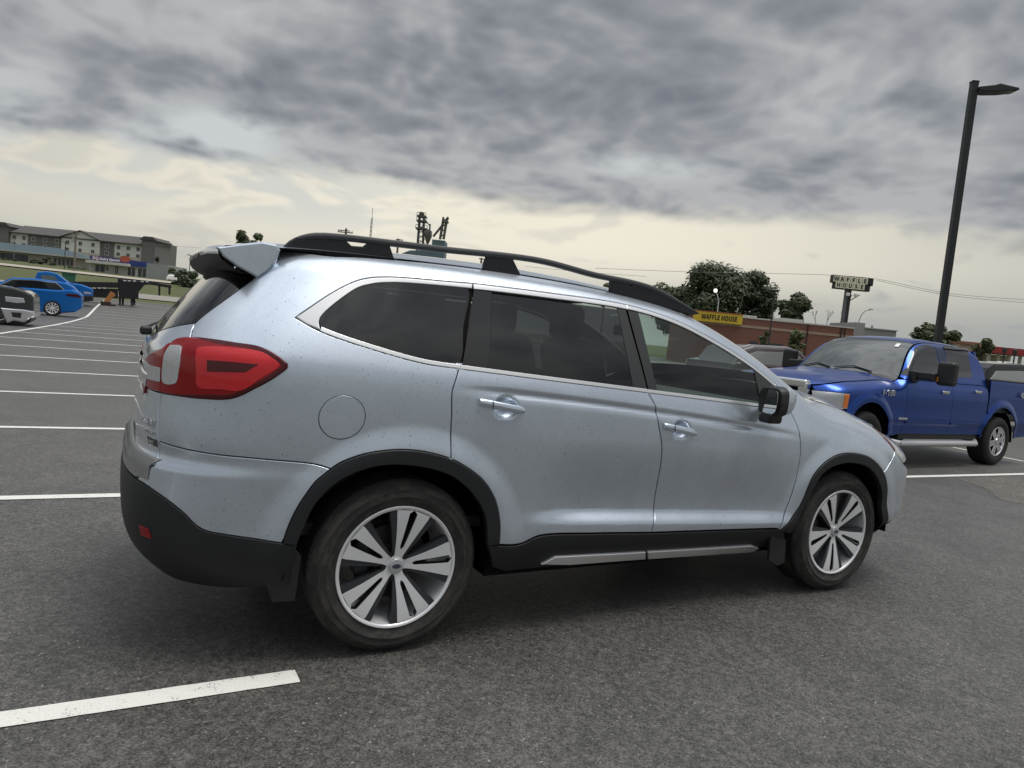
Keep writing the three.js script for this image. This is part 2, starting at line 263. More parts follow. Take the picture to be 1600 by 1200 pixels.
const M = {
  paint: std([0.665, 0.735, 0.83], 0.31, 0.80, { map: spotTex, clearcoat: 1, clearcoatRoughness: 0.045 }),
  shell: std(0.012, 1, 0, { specularIntensity: 0 }), black: std(0.017, 0.55), trim: std([0.0105, 0.0115, 0.013], 0.58), gloss: std(0.012, 0.10),
  grey: std([0.055, 0.057, 0.06], 0.6), chrome: std([0.82, 0.82, 0.83], 0.13, 1), satin: std([0.60, 0.60, 0.61], 0.3, 0.55), pad: std([0.34, 0.34, 0.33], 0.5, 0.3),
  tint: std([0.075, 0.08, 0.085], 0.02, 0, { transmission: 1, thickness: 0, ior: 1.55 }), clearGlass: std([0.72, 0.83, 0.78], 0.015, 0, { transmission: 1, thickness: 0, ior: 1.52 }), backGlass: std([0.10, 0.105, 0.11], 0.03, 0, { transmission: 1, thickness: 0, ior: 1.6 }),
  rubber: std([0.036, 0.034, 0.031], 0.9), seat: std([0.03, 0.03, 0.033], 0.85), cabin: std([0.035, 0.036, 0.038], 0.8),
  red: std([0.26, 0.002, 0.006], 0.10, 0.1), redBright: std([0.62, 0.006, 0.012], 0.14, 0.2, { clearcoat: 0.6, clearcoatRoughness: 0.02, bumpMap: ribTex, bumpScale: 0.0008 }), redDark: std([0.07, 0.002, 0.004], 0.10), lampClear: std([0.58, 0.59, 0.60], 0.22, 0.6, { clearcoat: 1, clearcoatRoughness: 0.02, bumpMap: ribTex, bumpScale: 0.0008 }), lampGrey: std([0.42, 0.43, 0.42], 0.25, 0.3, { clearcoat: 1 }), amber: std([0.75, 0.20, 0.02], 0.2, 0, { clearcoat: 1 }),
  machined: std([0.86, 0.86, 0.87], 0.28, 0.35), mould: std([0.80, 0.80, 0.80], 0.22, 0.70), wheelDark: std([0.055, 0.057, 0.062], 0.35, 0.4), disc: std([0.07, 0.068, 0.066], 0.5, 0.6), white: std([0.75, 0.75, 0.74], 0.5),
};
const tyreTex = (() => { const a = tileNoise(32, 8), b = tileNoise(128, 9); return tex(512, 256, (i, j) => { const n = a(i / 16, j / 16) * 0.6 + b(i / 4, j / 4) * 0.4, d = ss(0.35, 0.75, n); return [mix(0.18, 0.26, d), mix(0.178, 0.25, d), mix(0.172, 0.235, d)]; }, null, true); })();
M.tyre = std([1, 1, 1], 0.92, 0, { map: tyreTex });
M.tyreDark = std([0.022, 0.022, 0.021], 0.9);
// ───────────────────────── ground and parking lot ─────────────────────────
const rise = spline([[0, 0], [20, 0], [40, 0], [53, 0.42], [66, 0.75], [80, 1.5], [110, 3.0], [185, 5.6], [260, 8.2], [340, 11.0], [600, 15.5]]);
function H(x, z) { const d = -z; if (d < 40) return 0; const w = 1 - ss(0.20 * d + 6, 0.55 * d + 20, x); return Math.max(0, rise(d)) * w; }
const grainTex = (() => {      // asphalt: stones of several greys in dark binder, 2.6 m a tile
  const N = 1024, a = new Float32Array(N * N), r = rng(21), n1 = tileNoise(512, 1), n2 = tileNoise(128, 2), n3 = tileNoise(16, 6), n4 = tileNoise(5, 16);
  for (let j = 0; j < N; j++) for (let i = 0; i < N; i++) a[j * N + i] = 0.33 + 0.26 * (n1(i / 2, j / 2) - 0.5) + 0.12 * (n2(i / 8, j / 8) - 0.5) + 0.05 * (n3(i / 64, j / 64) - 0.5) + 0.03 * (n4(i / 204.8, j / 204.8) - 0.5);
  for (let k = 0; k < 30000; k++) { const x = Math.floor(r() * N), y = Math.floor(r() * N), R = 0.4 + 1.5 * r() * r(), v = 0.34 + 0.55 * r() * r() * r() - (r() < 0.28 ? 0.20 : 0); for (let j = -2; j <= 2; j++) for (let i = -2; i <= 2; i++) if (Math.hypot(i, j) <= R) a[((y + j + N) % N) * N + (x + i + N) % N] = v + 0.05 * r(); }
  const f = (i, j) => a[((j + N) % N) * N + (i + N) % N];
  return { color: tex(N, N, (i, j) => { const v = f(i, j); return [v * 1.0, v * 0.985, v * 0.96]; }, null, true), bump: tex(N, N, (i, j) => { const v = f(i, j) * 0.6 + 0.1 * (f(i + 1, j) + f(i, j + 1) + f(i - 1, j) + f(i, j - 1)); return [v, v, v]; }) };
})();
const mAsphalt = std([0.80, 0.79, 0.77], 0.50, 0, { specularIntensity: 1, sheen: 0.7, sheenColor: new THREE.Color(0.42, 0.41, 0.40), sheenRoughness: 0.6, map: grainTex.color, bumpMap: grainTex.bump, bumpScale: 0.005, vertexColors: true });
const mGrass = (() => { const a = tileNoise(64, 31), b = tileNoise(16, 32), c = tileNoise(4, 33); return std([1, 1, 1], 0.95, 0, { map: tex(512, 512, (i, j) => { const n = 0.45 * a(i / 8, j / 8) + 0.35 * b(i / 32, j / 32) + 0.2 * c(i / 128, j / 128); return [mix(0.21, 0.36, n), mix(0.245, 0.37, n), mix(0.12, 0.20, n)]; }, null, true) }); })();
function drape(x0, x1, z0, z1, nx, nz, lift, uvScale = 1, tone = null) {
  const g = sheet((u, v) => { const x = mix(x0, x1, u), z = mix(z0, z1, v); return [x, H(x, z) + lift, z]; }, nx, nz), p = g.attributes.position, uv = g.attributes.uv, col = [];
  for (let i = 0; i < p.count; i++) { uv.setXY(i, p.getX(i) / uvScale, p.getZ(i) / uvScale); if (tone) { const t = tone(p.getX(i), p.getZ(i)); col.push(t, t, t); } }
  if (tone) g.setAttribute('color', new THREE.Float32BufferAttribute(col, 3)); return g;
}
{   // one sheet to the horizon
  const rings = [0, 10, 20, 30, 40, 46, 53, 60, 66, 72, 80, 90, 100, 120, 140, 165, 185, 210, 240, 280, 320, 370, 430, 520, 700, 1000, 1600, 3000], NA = 120;
  const g = sheet((u, v) => { const R = rings[Math.round(v * (rings.length - 1))], a = u * 6.2832, x = R * Math.sin(a), z = -R * Math.cos(a); return [x, H(x, z) - 0.03, z]; }, NA, rings.length - 1), p = g.attributes.position, uv = g.attributes.uv;
  for (let i = 0; i < p.count; i++) uv.setXY(i, p.getX(i) / 9, p.getZ(i) / 9);
  struct('ground', g, mGrass);
}
struct('parking_lot', drape(-46, 54, 34, -64, 200, 196, 0, 2.6, (x, z) => 0.93 + 0.10 * fbm(x * 0.11 + 3, z * 0.11 + 8, 4) + 0.06 * fbm(x * 0.9, z * 0.9, 3)), mAsphalt);
{  // kerb at the far side of the lot
  const k = []; for (let x = -46; x < 54; x += 4) k.push(beam([x, H(x, -64) + 0.06, -64.1], [x + 4, H(x + 4, -64) + 0.06, -64.1], 0.35, 0.15)); struct('kerb', merge(k), std([0.42, 0.41, 0.38], 0.9));
  struct('road', drape(-80, 60, -72, -80, 50, 6, 0.05, 3), std([0.24, 0.225, 0.20], 0.95));
  struct('upper_road', drape(-120, 40, -128, -150, 50, 8, 0.12, 3), std([0.36, 0.325, 0.275], 0.95));
}
const paintTex = (() => { const a = tileNoise(256, 41), b = tileNoise(32, 42); return tex(512, 512, (i, j) => { const n = a(i / 2, j / 2), m = b(i / 16, j / 16), pit = ss(0.86, 0.95, n * 0.75 + m * 0.35); const v = mix(0.90 + 0.05 * n, 0.55, pit); return [v, v * 0.995, v * 0.975]; }, null, true); })();
const mLine = std([0.78, 0.78, 0.77], 0.75, 0, { map: paintTex, bumpMap: grainTex.bump, bumpScale: 0.003 });
let nLine = 0;
function line(x0, z0, x1, z1, w = 0.102) {
  const n = Math.ceil(Math.hypot(x1 - x0, z1 - z0) / 0.06), dx = x1 - x0, dz = z1 - z0, L = Math.hypot(dx, dz), px = -dz / L, pz = dx / L, seed = nLine++ * 7.7;
  const g = sheet((u, v) => { const wob = 0.003 * noise2(u * n * 0.8 + seed, v * 9) + 0.0015 * noise2(u * n * 2.3 + seed, v * 5 + 4), q = (v - 0.5) * w + wob * (v > 0.5 ? 1 : -1), x = x0 + dx * u + px * q, z = z0 + dz * u + pz * q; return [x, H(x, z) + 0.004, z]; }, Math.min(n, 160), 1), p = g.attributes.position, uv = g.attributes.uv;
  for (let i = 0; i < p.count; i++) uv.setXY(i, p.getX(i) / 1.3 + seed, p.getZ(i) / 1.3); struct('parking_line', g, mLine);
}
const divX = spline([[-62, -2.35], [-45, -2.6], [-31, -2.98], [-20, -3.95], [-8, -5.2], [2, -6.2]]);
line(-6.4, 1.03, -0.41, 1.03);
for (let k = 0; k < 19; k++) { const z = k === 0 ? -1.89 : -4.705 - (k - 1) * 2.78; line(divX(z), z, k === 0 ? 1.9 : 2.2, z); }
for (let k = 0; k < 9; k++) line(6.4, k ? -4.72 - (k - 1) * 2.78 : -1.895, 12.1, k ? -4.72 - (k - 1) * 2.78 : -1.895);
for (let k = 0; k < 12; k++) { const z0 = -16 - k * 4, z1 = z0 - 4; line(divX(z0), z0, divX(z1), z1, 0.12); }
{ const a = onGround(1489, 699), b = onGround(1600, 721); line(a.x, a.z, b.x, b.z); }
{  // pale patch of washed-out sand on the asphalt
  const pts = [[1495, 748], [1540, 764], [1553, 774], [1560, 780], [1600, 788], [1680, 800], [1680, 742], [1600, 744], [1550, 746]].map(p => onGround(...p)), s = new THREE.Shape(curve([...pts, pts[0]].map(p => [p.x, -p.z]), 0.1).map(p => new THREE.Vector2(p[0] + 0.05 * noise2(p[0] * 6, p[1] * 6), p[1] + 0.05 * noise2(p[0] * 6 + 9, p[1] * 6))));
  const g = new THREE.ShapeGeometry(s).rotateX(-Math.PI / 2).translate(0, 0.003, 0), p = g.attributes.position, uv = g.attributes.uv; for (let i = 0; i < p.count; i++) uv.setXY(i, p.getX(i) / 2.6, p.getZ(i) / 2.6);
  struct('sand_patch', g, std([1.75, 1.68, 1.58].map(v => v * 0.62), 0.95, 0, { map: grainTex.color }));
}
// ───────────────────────── far things: buildings, trees, poles ─────────────────────────
const bodyFont = await new FontLoader().loadAsync('fonts/droid/droid_sans_bold.typeface.json');
const FH = V(Math.sin(YAW), 0, -Math.cos(YAW));
function front(D) {      // an upright plane across the view, D metres away: pixel -> [along, height]; its group stands on that plane
  const O = EYE.clone().addScaledVector(FH, D); O.y = 0;
  return { D, pos: [O.x, 0, O.z], turn: -YAW, at: (px, py, out = 0) => { const d = ray(px, py), t = (D - out) / d.dot(FH), p = EYE.clone().addScaledVector(d, t); return [p.clone().sub(O).dot(r0), p.y]; }, ground: (px) => { const d = ray(px, 500), t = D / d.dot(FH), p = EYE.clone().addScaledVector(d, t); return H(p.x, p.z); } };
}
const flat = (color, rough = 0.9) => std(color, rough);
const noisy = (c1, c2, seed, scale, bands) => { const a = tileNoise(64, seed), b = tileNoise(8, seed + 1); return std([1, 1, 1], 0.9, 0, { map: tex(256, 256, (i, j) => { let n = 0.55 * a(i / 4, j / 4) + 0.45 * b(i / 32, j / 32); if (bands && j % bands < 1) n = 1.25; return [0, 1, 2].map(q => Math.pow(mix(c1[q], c2[q], n), 1 / 2.2)); }, [scale, scale], true) }); };
function wallBox(F, px0, py0, px1, py1, depth, out = 0) {   // upright box whose front spans the pixels' span at mid height
  const a = F.at(px0, py0, out), b = F.at(px1, py1, out); return { x0: a[0], x1: b[0], y0: Math.min(a[1], b[1]), y1: Math.max(a[1], b[1]), depth, out };
}
const boxUV = (x0, x1, y0, y1, z0, z1) => { const g = box(x1 - x0, y1 - y0, z1 - z0, (x0 + x1) / 2, (y0 + y1) / 2, (z0 + z1) / 2), p = g.attributes.position, n = g.attributes.normal, uv = g.attributes.uv; for (let i = 0; i < p.count; i++) uv.setXY(i, Math.abs(n.getX(i)) > 0.5 ? p.getZ(i) : p.getX(i), Math.abs(n.getY(i)) > 0.5 ? p.getZ(i) : p.getY(i)); return g; };
const mPane = std([0.045, 0.05, 0.055], 0.12), mFrameW = flat([0.66, 0.66, 0.63]);
function win(parent, x, y, w, h, z, frame = mFrameW) { const f = mesh('window', merge([box(w + 0.3, 0.14, 0.12, x, y + h / 2 + 0.07, z), box(w + 0.3, 0.14, 0.12, x, y - h / 2 - 0.07, z), box(0.14, h, 0.12, x - w / 2 - 0.07, y, z), box(0.14, h, 0.12, x + w / 2 + 0.07, y, z), box(0.08, h, 0.10, x, y, z)]), frame, parent); mesh('pane', box(w, h, 0.04, x, y, z - 0.02), mPane, f); return f; }

{ // hotel on the hill
  const F = front(300), t = thing('hotel', 'four-storey white, grey and tan hotel on the hill with dark pitched roofs', 'building', F.pos, F.turn);
  const mW = noisy([0.70, 0.69, 0.66], [0.76, 0.755, 0.73], 50, 0.1), mT = noisy([0.52, 0.47, 0.38], [0.57, 0.52, 0.43], 52, 0.1), mG = noisy([0.16, 0.155, 0.15], [0.20, 0.195, 0.19], 54, 0.1), mR = flat([0.085, 0.08, 0.078]);
  const base = 5, eave = px => F.at(px, 361.5 + (px - 7) * 0.105)[1];
  // pixel spans of the facade bays and their colours
  const bays = [[-40, 14, mG, 1.6, 3], [14, 43, mW, 0, 0], [43, 97, mG, 0.3, 0], [97, 155.5, mW, 0.9, 1], [155.5, 177, mG, 0.2, 0], [177, 222, mW, 0, 0], [222, 242, mG, 0.9, 3]];
  const y1 = F.at(20, 364)[1], storey = 2.95;
  bays.forEach(([a, b, m, out, kind]) => {
    const x0 = F.at(a, 400)[0], x1 = F.at(b, 420)[0], top = y1 + (kind === 3 ? 2.4 : 0), w = mesh('wall', boxUV(x0, x1, base, top, -18, out), m, t);
    if (m === mW) mesh('lower_wall', boxUV(x0 + 0.02, x1 - 0.02, base, y1 - storey * 1.75, out, out + 0.12), mT, w);
    if (kind === 1) { mesh('gable', prism([[x0 - 0.6, top], [x1 + 0.6, top], [(x0 + x1) / 2, top + 3.3]], 8).translate(0, 0, out - 7.9), mW, w); const h = (x1 - x0) / 2 + 0.9; for (const s of [-1, 1]) mesh('gable_roof', new THREE.BoxGeometry(Math.hypot(h, 3.5), 0.35, 9).rotateZ(-s * Math.atan2(3.5, h)).translate((x0 + x1) / 2 + s * h / 2, top + 1.75 + 0.1, out - 3.6), mR, w); }
    if (kind === 3) mesh('tower_roof', prism([[x0 - 0.9, top], [x1 + 0.9, top], [x1 - 1, top + 1.5], [x0 + 1, top + 1.5]], 14).translate(0, 0, out - 13.5), mR, w);
    const n = { 14: 2, 43: 3, 97: 3, 155.5: 1, 177: 3 }[a] ?? 0;
    for (let k = 0; k < n; k++) for (let f = 0; f < 4; f++) win(w, mix(x0, x1, (k + 0.5) / n), y1 - 1.65 - f * storey, 1.35, 1.5, out + 0.08);
  });
  const xa = F.at(14, 400)[0], xb = F.at(222, 420)[0];
  mesh('roof', prism([[-19, y1], [1.2, y1], [1.2, y1 + 0.4], [-8.5, y1 + 4.2], [-19, y1 + 0.4]], xb - xa).rotateY(-Math.PI / 2).translate(xb, 0, 0), mR, t);
}
{ // low building with the blue-green metal roof
  const F = front(205), t = thing('low_office', 'long low tan office with a blue-green hipped metal roof', 'building', F.pos, F.turn), a = F.at(-30, 400), e0 = F.at(0, 391)[1], x0 = a[0], x1 = F.at(139, 420)[0], y0 = 3, ye = F.at(60, 395)[1], yr = F.at(48, 381.5)[1];
  const mw = noisy([0.34, 0.31, 0.26], [0.40, 0.37, 0.31], 60, 0.2), mr = noisy([0.045, 0.075, 0.09], [0.06, 0.095, 0.11], 62, 0.3, 12);
  const w = mesh('wall', boxUV(x0, x1, y0, ye, -12, 0), mw, t);
  const xr0 = F.at(25, 381)[0], xr1 = F.at(68, 383)[0], R = 1.0; const P = [[x0 - 20, ye - 0.2, R], [x1 + R, ye - 0.2, R], [x1 + R, ye - 0.2, -13], [x0 - 20, ye - 0.2, -13], [x0 - 10, yr, -6], [xr1, yr, -6]];
  const g = new THREE.BufferGeometry(); g.setAttribute('position', new THREE.Float32BufferAttribute([0, 1, 5, 0, 5, 4, 1, 2, 5, 2, 3, 4, 2, 4, 5].flatMap(k => P[k]), 3)); g.setAttribute('uv', new THREE.Float32BufferAttribute([0, 1, 5, 0, 5, 4, 1, 2, 5, 2, 3, 4, 2, 4, 5].flatMap(k => [P[k][0] * 0.2, P[k][2] * 0.2]), 2)); g.computeVertexNormals(); mesh('roof', g, mr, t);
  mesh('fascia', box(x1 - x0 + 2, 0.4, 0.1, (x0 + x1) / 2, ye - 0.25, R + 0.06), flat([0.5, 0.5, 0.47]), t);
  for (const [px, w2, h] of [[1, 2, 2.6], [9, 2, 2.6], [19, 2, 2.6], [31, 2.6, 3.4], [40, 1.4, 3.0], [86, 0.7, 1.8], [93, 0.7, 1.8], [99, 0.7, 1.8], [106, 0.7, 1.8], [112, 0.7, 1.8]]) { const q = F.at(px, 400 + px * 0.1); mesh('window', box(w2, h, 0.15, q[0], ye - 1.0 - h / 2, 0.03), mPane, w); }
}
{ // ice-cream restaurant with the blue sign band
  const F = front(168), t = thing('drive_in_restaurant', 'white flat-roofed restaurant with a blue sign band and blank grey side wall', 'restaurant', F.pos, F.turn), y0 = 3.2;
  const X = px => F.at(px, 425)[0], top = F.at(142, 399)[1], yb = F.at(142, 406)[1], mw = noisy([0.52, 0.51, 0.48], [0.58, 0.57, 0.54], 70, 0.2), mb = flat([0.03, 0.055, 0.24], 0.5), mg = noisy([0.33, 0.34, 0.345], [0.37, 0.38, 0.385], 72, 0.2);
  const w = mesh('wall', boxUV(X(139), X(229), y0, yb, -10, 0), mw, t); mesh('side_wall', boxUV(X(229), X(264), y0, top - 0.55, -9, 0.25), mg, t);
  const band = mesh('sign_band', boxUV(X(141), X(194), yb, top, -9, 0.5), flat([0.075, 0.055, 0.17], 0.5), t); mesh('blue_band', boxUV(X(194), X(229), yb - 0.55, top - 0.35, -9, 0.45), mb, t); mesh('canopy', boxUV(X(139), X(205), yb - 0.75, yb - 0.12, -0.2, 1.6), flat([0.62, 0.61, 0.58]), t);
  const word = (s, h, px, y, m) => { const g = new TextGeometry(s, { font: bodyFont, size: h, depth: 0.06, curveSegments: 3 }); mesh('lettering', g.translate(X(px), y, 0.51), m, band); };
  word('DQ', 0.75, 145, yb + 0.15, flat([0.75, 0.62, 0.6])); word('Dairy Queen', 0.58, 156.5, yb + 0.18, flat([0.78, 0.78, 0.76]));
  const em = new THREE.Shape(); em.absellipse(0, 0, 1.25, 0.75, 0, Math.PI * 2); mesh('emblem', new THREE.ExtrudeGeometry(em, { depth: 0.1, bevelEnabled: false }).translate(X(196.5), top - 0.1, 0.55), flat([0.42, 0.10, 0.06], 0.5), band);
  for (const [a, b, h0, h1] of [[149, 163, 0.5, 2.0], [165, 169, 0.6, 1.6], [180, 184, 0, 2.2], [200, 211, 0.4, 2.3], [216, 229, 0.4, 2.3]]) { const q = mesh('window', box(X(b) - X(a), h1 - h0, 0.1, (X(a) + X(b)) / 2, yb - 0.9 - h1 + (h1 - h0) / 2 + 0.4, 0.04), mPane, w); mesh('mullion', box(0.1, h1 - h0, 0.12, (X(a) + X(b)) / 2, yb - 0.9 - h1 + (h1 - h0) / 2 + 0.4, 0.05), mFrameW, q); }
}
{ // brick diner
  const F = front(66), t = thing('brick_diner', 'low red brick diner with a tan band and yellow sign panel', 'restaurant', F.pos, F.turn);
  const mb = noisy([0.185, 0.078, 0.055], [0.27, 0.125, 0.088], 80, 1.1, 7), mt = noisy([0.36, 0.27, 0.19], [0.42, 0.32, 0.23], 82, 0.6), X = px => F.at(px, 510)[0], yT = F.at(1240, 502.5)[1], D = 12;
  const w = mesh('brick_wall', boxUV(X(1090), X(1335), 0, yT - 0.12, -D, 0), mb, t); mesh('parapet', boxUV(X(1090) - 0.05, X(1335) + 0.05, yT - 0.12, yT, -D, 0.06), flat([0.62, 0.60, 0.56]), t); mesh('tan_band', boxUV(X(1090), X(1335) + 0.03, yT - 0.98, yT - 0.76, -D, 0.035), mt, t);
  for (const px of [1261, 1313.5, 1319.5]) mesh('downpipe', box(0.09, yT, 0.09, F.at(px, 520)[0], yT / 2 - 0.1, 0.08), flat([0.06, 0.04, 0.035]), t);
  for (const [a, b] of [[1175, 1187], [1203, 1226]]) { const q = mesh('window', box(X(b) - X(a), 1.5, 0.08, (X(a) + X(b)) / 2, 1.9, 0.04), mPane, w); }
  const s0 = F.at(1082, 503), s1 = F.at(1158, 505), sg = mesh('sign_panel', boxUV(s0[0], s1[0], yT - 0.78, yT + 0.12, 0.08, 0.30), std([0.72, 0.50, 0.04], 0.5), t); mesh('sign_trim', boxUV(s0[0], s1[0], yT + 0.12, yT + 0.20, 0.06, 0.33), flat([0.35, 0.10, 0.05]), sg);
  const g = new TextGeometry('WAFFLE HOUSE', { font: bodyFont, size: 0.46, depth: 0.03, curveSegments: 3 }); g.computeBoundingBox(); const kx = 3.3 / g.boundingBox.max.x; g.scale(kx, 1, 1); g.translate(s1[0] - 0.5 - 3.3, yT - 0.55, 0.302); mesh('lettering', g, flat(0.02, 0.6), sg);
  for (const [a, b, y] of [[1131, 1158, 489], [1170, 1200, 491], [1243, 1277, 497]]) mesh('rooftop_unit', boxUV(X(a), X(b), yT - 0.2, F.at((a + b) / 2, y)[1], -6, -3.4), noisy([0.33, 0.33, 0.31], [0.40, 0.40, 0.38], 84 + a, 0.6), t);
}
{ const F = front(74), t = thing('utility_block', 'pale flat-roofed annex beside the brick diner, below the tall sign', 'building', F.pos, F.turn), X = px => F.at(px, 515)[0]; const m = noisy([0.33, 0.33, 0.32], [0.38, 0.38, 0.37], 90, 0.5); mesh('wall', boxUV(X(1335), X(1351), 0, F.at(1342, 504)[1], -6, 0), m, t); mesh('wall', boxUV(X(1351), X(1402), 0, F.at(1375, 515)[1], -6, -0.1), m, t); mesh('parapet', boxUV(X(1351), X(1403), F.at(1375, 515)[1], F.at(1375, 513.5)[1], -6, 0.05), flat(0.5), t); mesh('vent', box(0.15, 0.5, 0.15, X(1377), F.at(1377, 512)[1], -2), flat(0.2), t); }
{ // tall sign of lettered boxes
  const F = front(82), t = thing('pole_sign', 'tall roadside sign of lettered cream boxes on two poles', 'sign', F.pos, F.turn);
  const mBox = std([0.72, 0.69, 0.52], 0.6), mBlk = flat(0.02, 0.5), mPole = flat([0.12, 0.12, 0.125], 0.6);
  const row = (text, px0, py0, px1, py1, hpx) => { const a = F.at(px0, py0), b = F.at(px1, py1), h = hpx * F.D / FOC, n = text.length, w = (b[0] - a[0]) / n; const y0 = (a[1] + b[1]) / 2; mesh('sign_back', box(b[0] - a[0] + 0.7, h + 0.12, 0.7, (a[0] + b[0]) / 2 + 0.32, y0, -0.42), mBlk, t); for (let k = 0; k < n; k++) { const x = a[0] + (k + 0.5) * w, bx = mesh('letter_box', rbox(w * 0.92, h * 0.92, 0.2, 0.03, x, y0, 0), mBox, t); const g = new TextGeometry(text[k], { font: bodyFont, size: h * 0.62, depth: 0.03, curveSegments: 3 }); g.computeBoundingBox(); const c = g.boundingBox; g.translate(x - (c.max.x + c.min.x) / 2, y0 - (c.max.y + c.min.y) / 2, 0.101); mesh('letter', g, mBlk, bx); } };
  row('WAFFLE', 1302, 435.5, 1356, 439.5, 10.2); row('HOUSE', 1305, 445, 1351, 448.5, 10);
  for (const [pt, pb, r, m] of [[[1325.5, 453], [1318, 505], 0.22, mPole], [[1330.5, 453], [1323.5, 505], 0.2, mBlk]]) { const a = F.at(...pt), b = F.at(...pb); mesh('pole', bar([a[0], 0, -0.4], [a[0], a[1], -0.4], r, r, 12), m, t); }
  const q = F.at(1337, 463); mesh('floodlight_arm', merge([bar([q[0] - 0.6, q[1] - 0.6, -0.3], [q[0] + 0.5, q[1] + 0.2, -0.1], 0.05), bar([q[0] - 0.6, q[1] - 0.6, -0.3], [q[0] - 0.5, q[1] + 0.1, 0.1], 0.05)]), mBlk, t); for (const dx of [-0.95, -0.05]) mesh('floodlight', rbox(0.42, 0.36, 0.3, 0.08, q[0] + dx, q[1] + 0.12, 0.1), std(0.62, 0.4), t);
}
{ // grain elevator
  const F = front(420), t = thing('grain_elevator', 'grain elevator with lattice leg tower, spouts and a blue-grey metal bin house', 'grain elevator', F.pos, F.turn), mB = noisy([0.13, 0.18, 0.215], [0.155, 0.21, 0.25], 96, 0.05), mS = flat([0.13, 0.125, 0.12], 0.7);
  const P = (px, py) => F.at(px, py), k = F.D / FOC; const a = P(630, 401), b = P(695.5, 376); const bw = mesh('bin_house', boxUV(P(674, 390)[0], b[0], 3, b[1], -14, 0), mB, t); mesh('lean_to', prism([[P(624, 400)[0], 3], [P(674, 390)[0], 3], [P(674, 390)[0], P(674, 391)[1]], [P(640, 393)[0], P(640, 391)[1]], [P(624, 400)[0], P(624, 397)[1]]], 12).translate(0, 0, -12.5), mB, t);
  const mm = (name, list) => mesh(name, merge(list), mS, t); const pt = (px, py, z = 0) => [...P(px, py), z];
  const tower = []; for (const dx of [-4.5, 4.5]) for (const z of [-6, -2]) tower.push(bar([...P(657 + dx - 3, 402), z], [...P(658 + dx * 0.75, 334), z], 0.45)); for (let i = 0; i < 8; i++) { const y = 395 - i * 7.5; tower.push(bar([...P(652, y), -2], [...P(663, y - 7), -2], 0.22), bar([...P(663, y), -2], [...P(652, y - 7), -2], 0.22)); } mm('leg_tower', tower);
  for (const [y, w] of [[337, 14], [344.5, 15], [356.5, 18]]) { const c = P(658, y); mesh('platform', box(w * k, 0.9, 6, c[0], c[1], -4), mS, t); mesh('railing', merge([box(w * k, 0.25, 0.25, c[0], c[1] + 2.0, -1), ...[-0.5, -0.17, 0.17, 0.5].map(q => box(0.25, 2.2, 0.25, c[0] + q * w * k, c[1] + 1, -1))]), mS, t); }
  const h = P(657.5, 334); mesh('head_house', rbox(7.5 * k, 6 * k, 4, 0.8, h[0], h[1] + 0.5, -4), mS, t); const d = P(668.5, 366); mesh('dust_cyclone', new THREE.LatheGeometry([[0.4, -6], [2.2, -1], [2.2, 2], [0.8, 3], [0, 3]].map(p => new THREE.Vector2(...p)), 16).translate(d[0], d[1], -2), mS, t); mm('spout', [bar(pt(672, 350), pt(671, 364), 0.5), bar(pt(663, 342), pt(671, 352), 0.35)]);
  mm('second_leg', [bar(pt(687.5, 374), pt(693, 342), 0.8), bar(pt(693, 374), pt(698.5, 341), 0.8), ...[0, 1, 2, 3].map(i => bar(pt(688 + i * 1.3, 371 - i * 8), pt(694.5 + i * 1.3, 365 - i * 8), 0.3))]); const e = P(696, 343); mesh('leg_head', merge([box(10 * k, 1, 4, e[0], e[1] - 1.5, 0), rbox(3 * k, 4.5 * k, 3, 0.5, e[0] - 1.3, e[1] + 0.5, 0), rbox(3 * k, 4.5 * k, 3, 0.5, e[0] + 1.3, e[1] + 0.8, 0)]), mS, t); mm('incline_spout', [bar(pt(677, 369.5), pt(692, 351), 0.7)]);
}
// trees: leaf clumps spread through the crown
const mLeaf = [[0.060, 0.082, 0.034], [0.072, 0.094, 0.038], [0.054, 0.074, 0.034], [0.095, 0.118, 0.038]].map(c => std(c, 0.85, 0, { transmission: 0.25, thickness: 0 })), mLeafLight = [[0.072, 0.100, 0.036], [0.088, 0.108, 0.040], [0.064, 0.092, 0.042], [0.110, 0.128, 0.040]].map(c => std(c, 0.85, 0, { transmission: 0.25, thickness: 0 })), mBark = flat([0.06, 0.048, 0.038], 0.95);
function leaves(blobs, n, size, r) {
  const pos = [], nor = []; let tot = blobs.reduce((s, b) => s + b[3] ** 2.2, 0);
  for (const [bx, by, bz, br] of blobs) { const m = Math.round(n * br ** 2.2 / tot); for (let k = 0; k < m; k++) {
    let u, v, w, q; do { u = r() * 2 - 1; v = r() * 2 - 1; w = r() * 2 - 1; q = Math.hypot(u, v, w); } while (q > 1 || q < 0.05); const rad = br * Math.pow(q, 0.75) * (0.8 + 0.5 * r()) / q, c = [bx + u * rad, by + v * rad * 0.85, bz + w * rad];
    const nn = V(u + (r() - 0.5) * 1.3, v + 0.5 + (r() - 0.5) * 1.1, w + (r() - 0.5) * 1.3).normalize(), t1 = V(r() - 0.5, r() - 0.5, r() - 0.5).cross(nn).normalize(), t2 = nn.clone().cross(t1), s = size * (0.6 + 0.8 * r());
    const A = [0, 1, 2].map(i => c[i] + t1.getComponent(i) * s), B = [0, 1, 2].map(i => c[i] + t2.getComponent(i) * s * 0.6), C = [0, 1, 2].map(i => c[i] - t1.getComponent(i) * s), D = [0, 1, 2].map(i => c[i] - t2.getComponent(i) * s * 0.6);
    for (const p of [A, B, C, A, C, D]) { pos.push(...p); nor.push(nn.x, nn.y, nn.z); } } }
  const g = new THREE.BufferGeometry(); g.setAttribute('position', new THREE.Float32BufferAttribute(pos, 3)); g.setAttribute('normal', new THREE.Float32BufferAttribute(nor, 3)); return g;
}
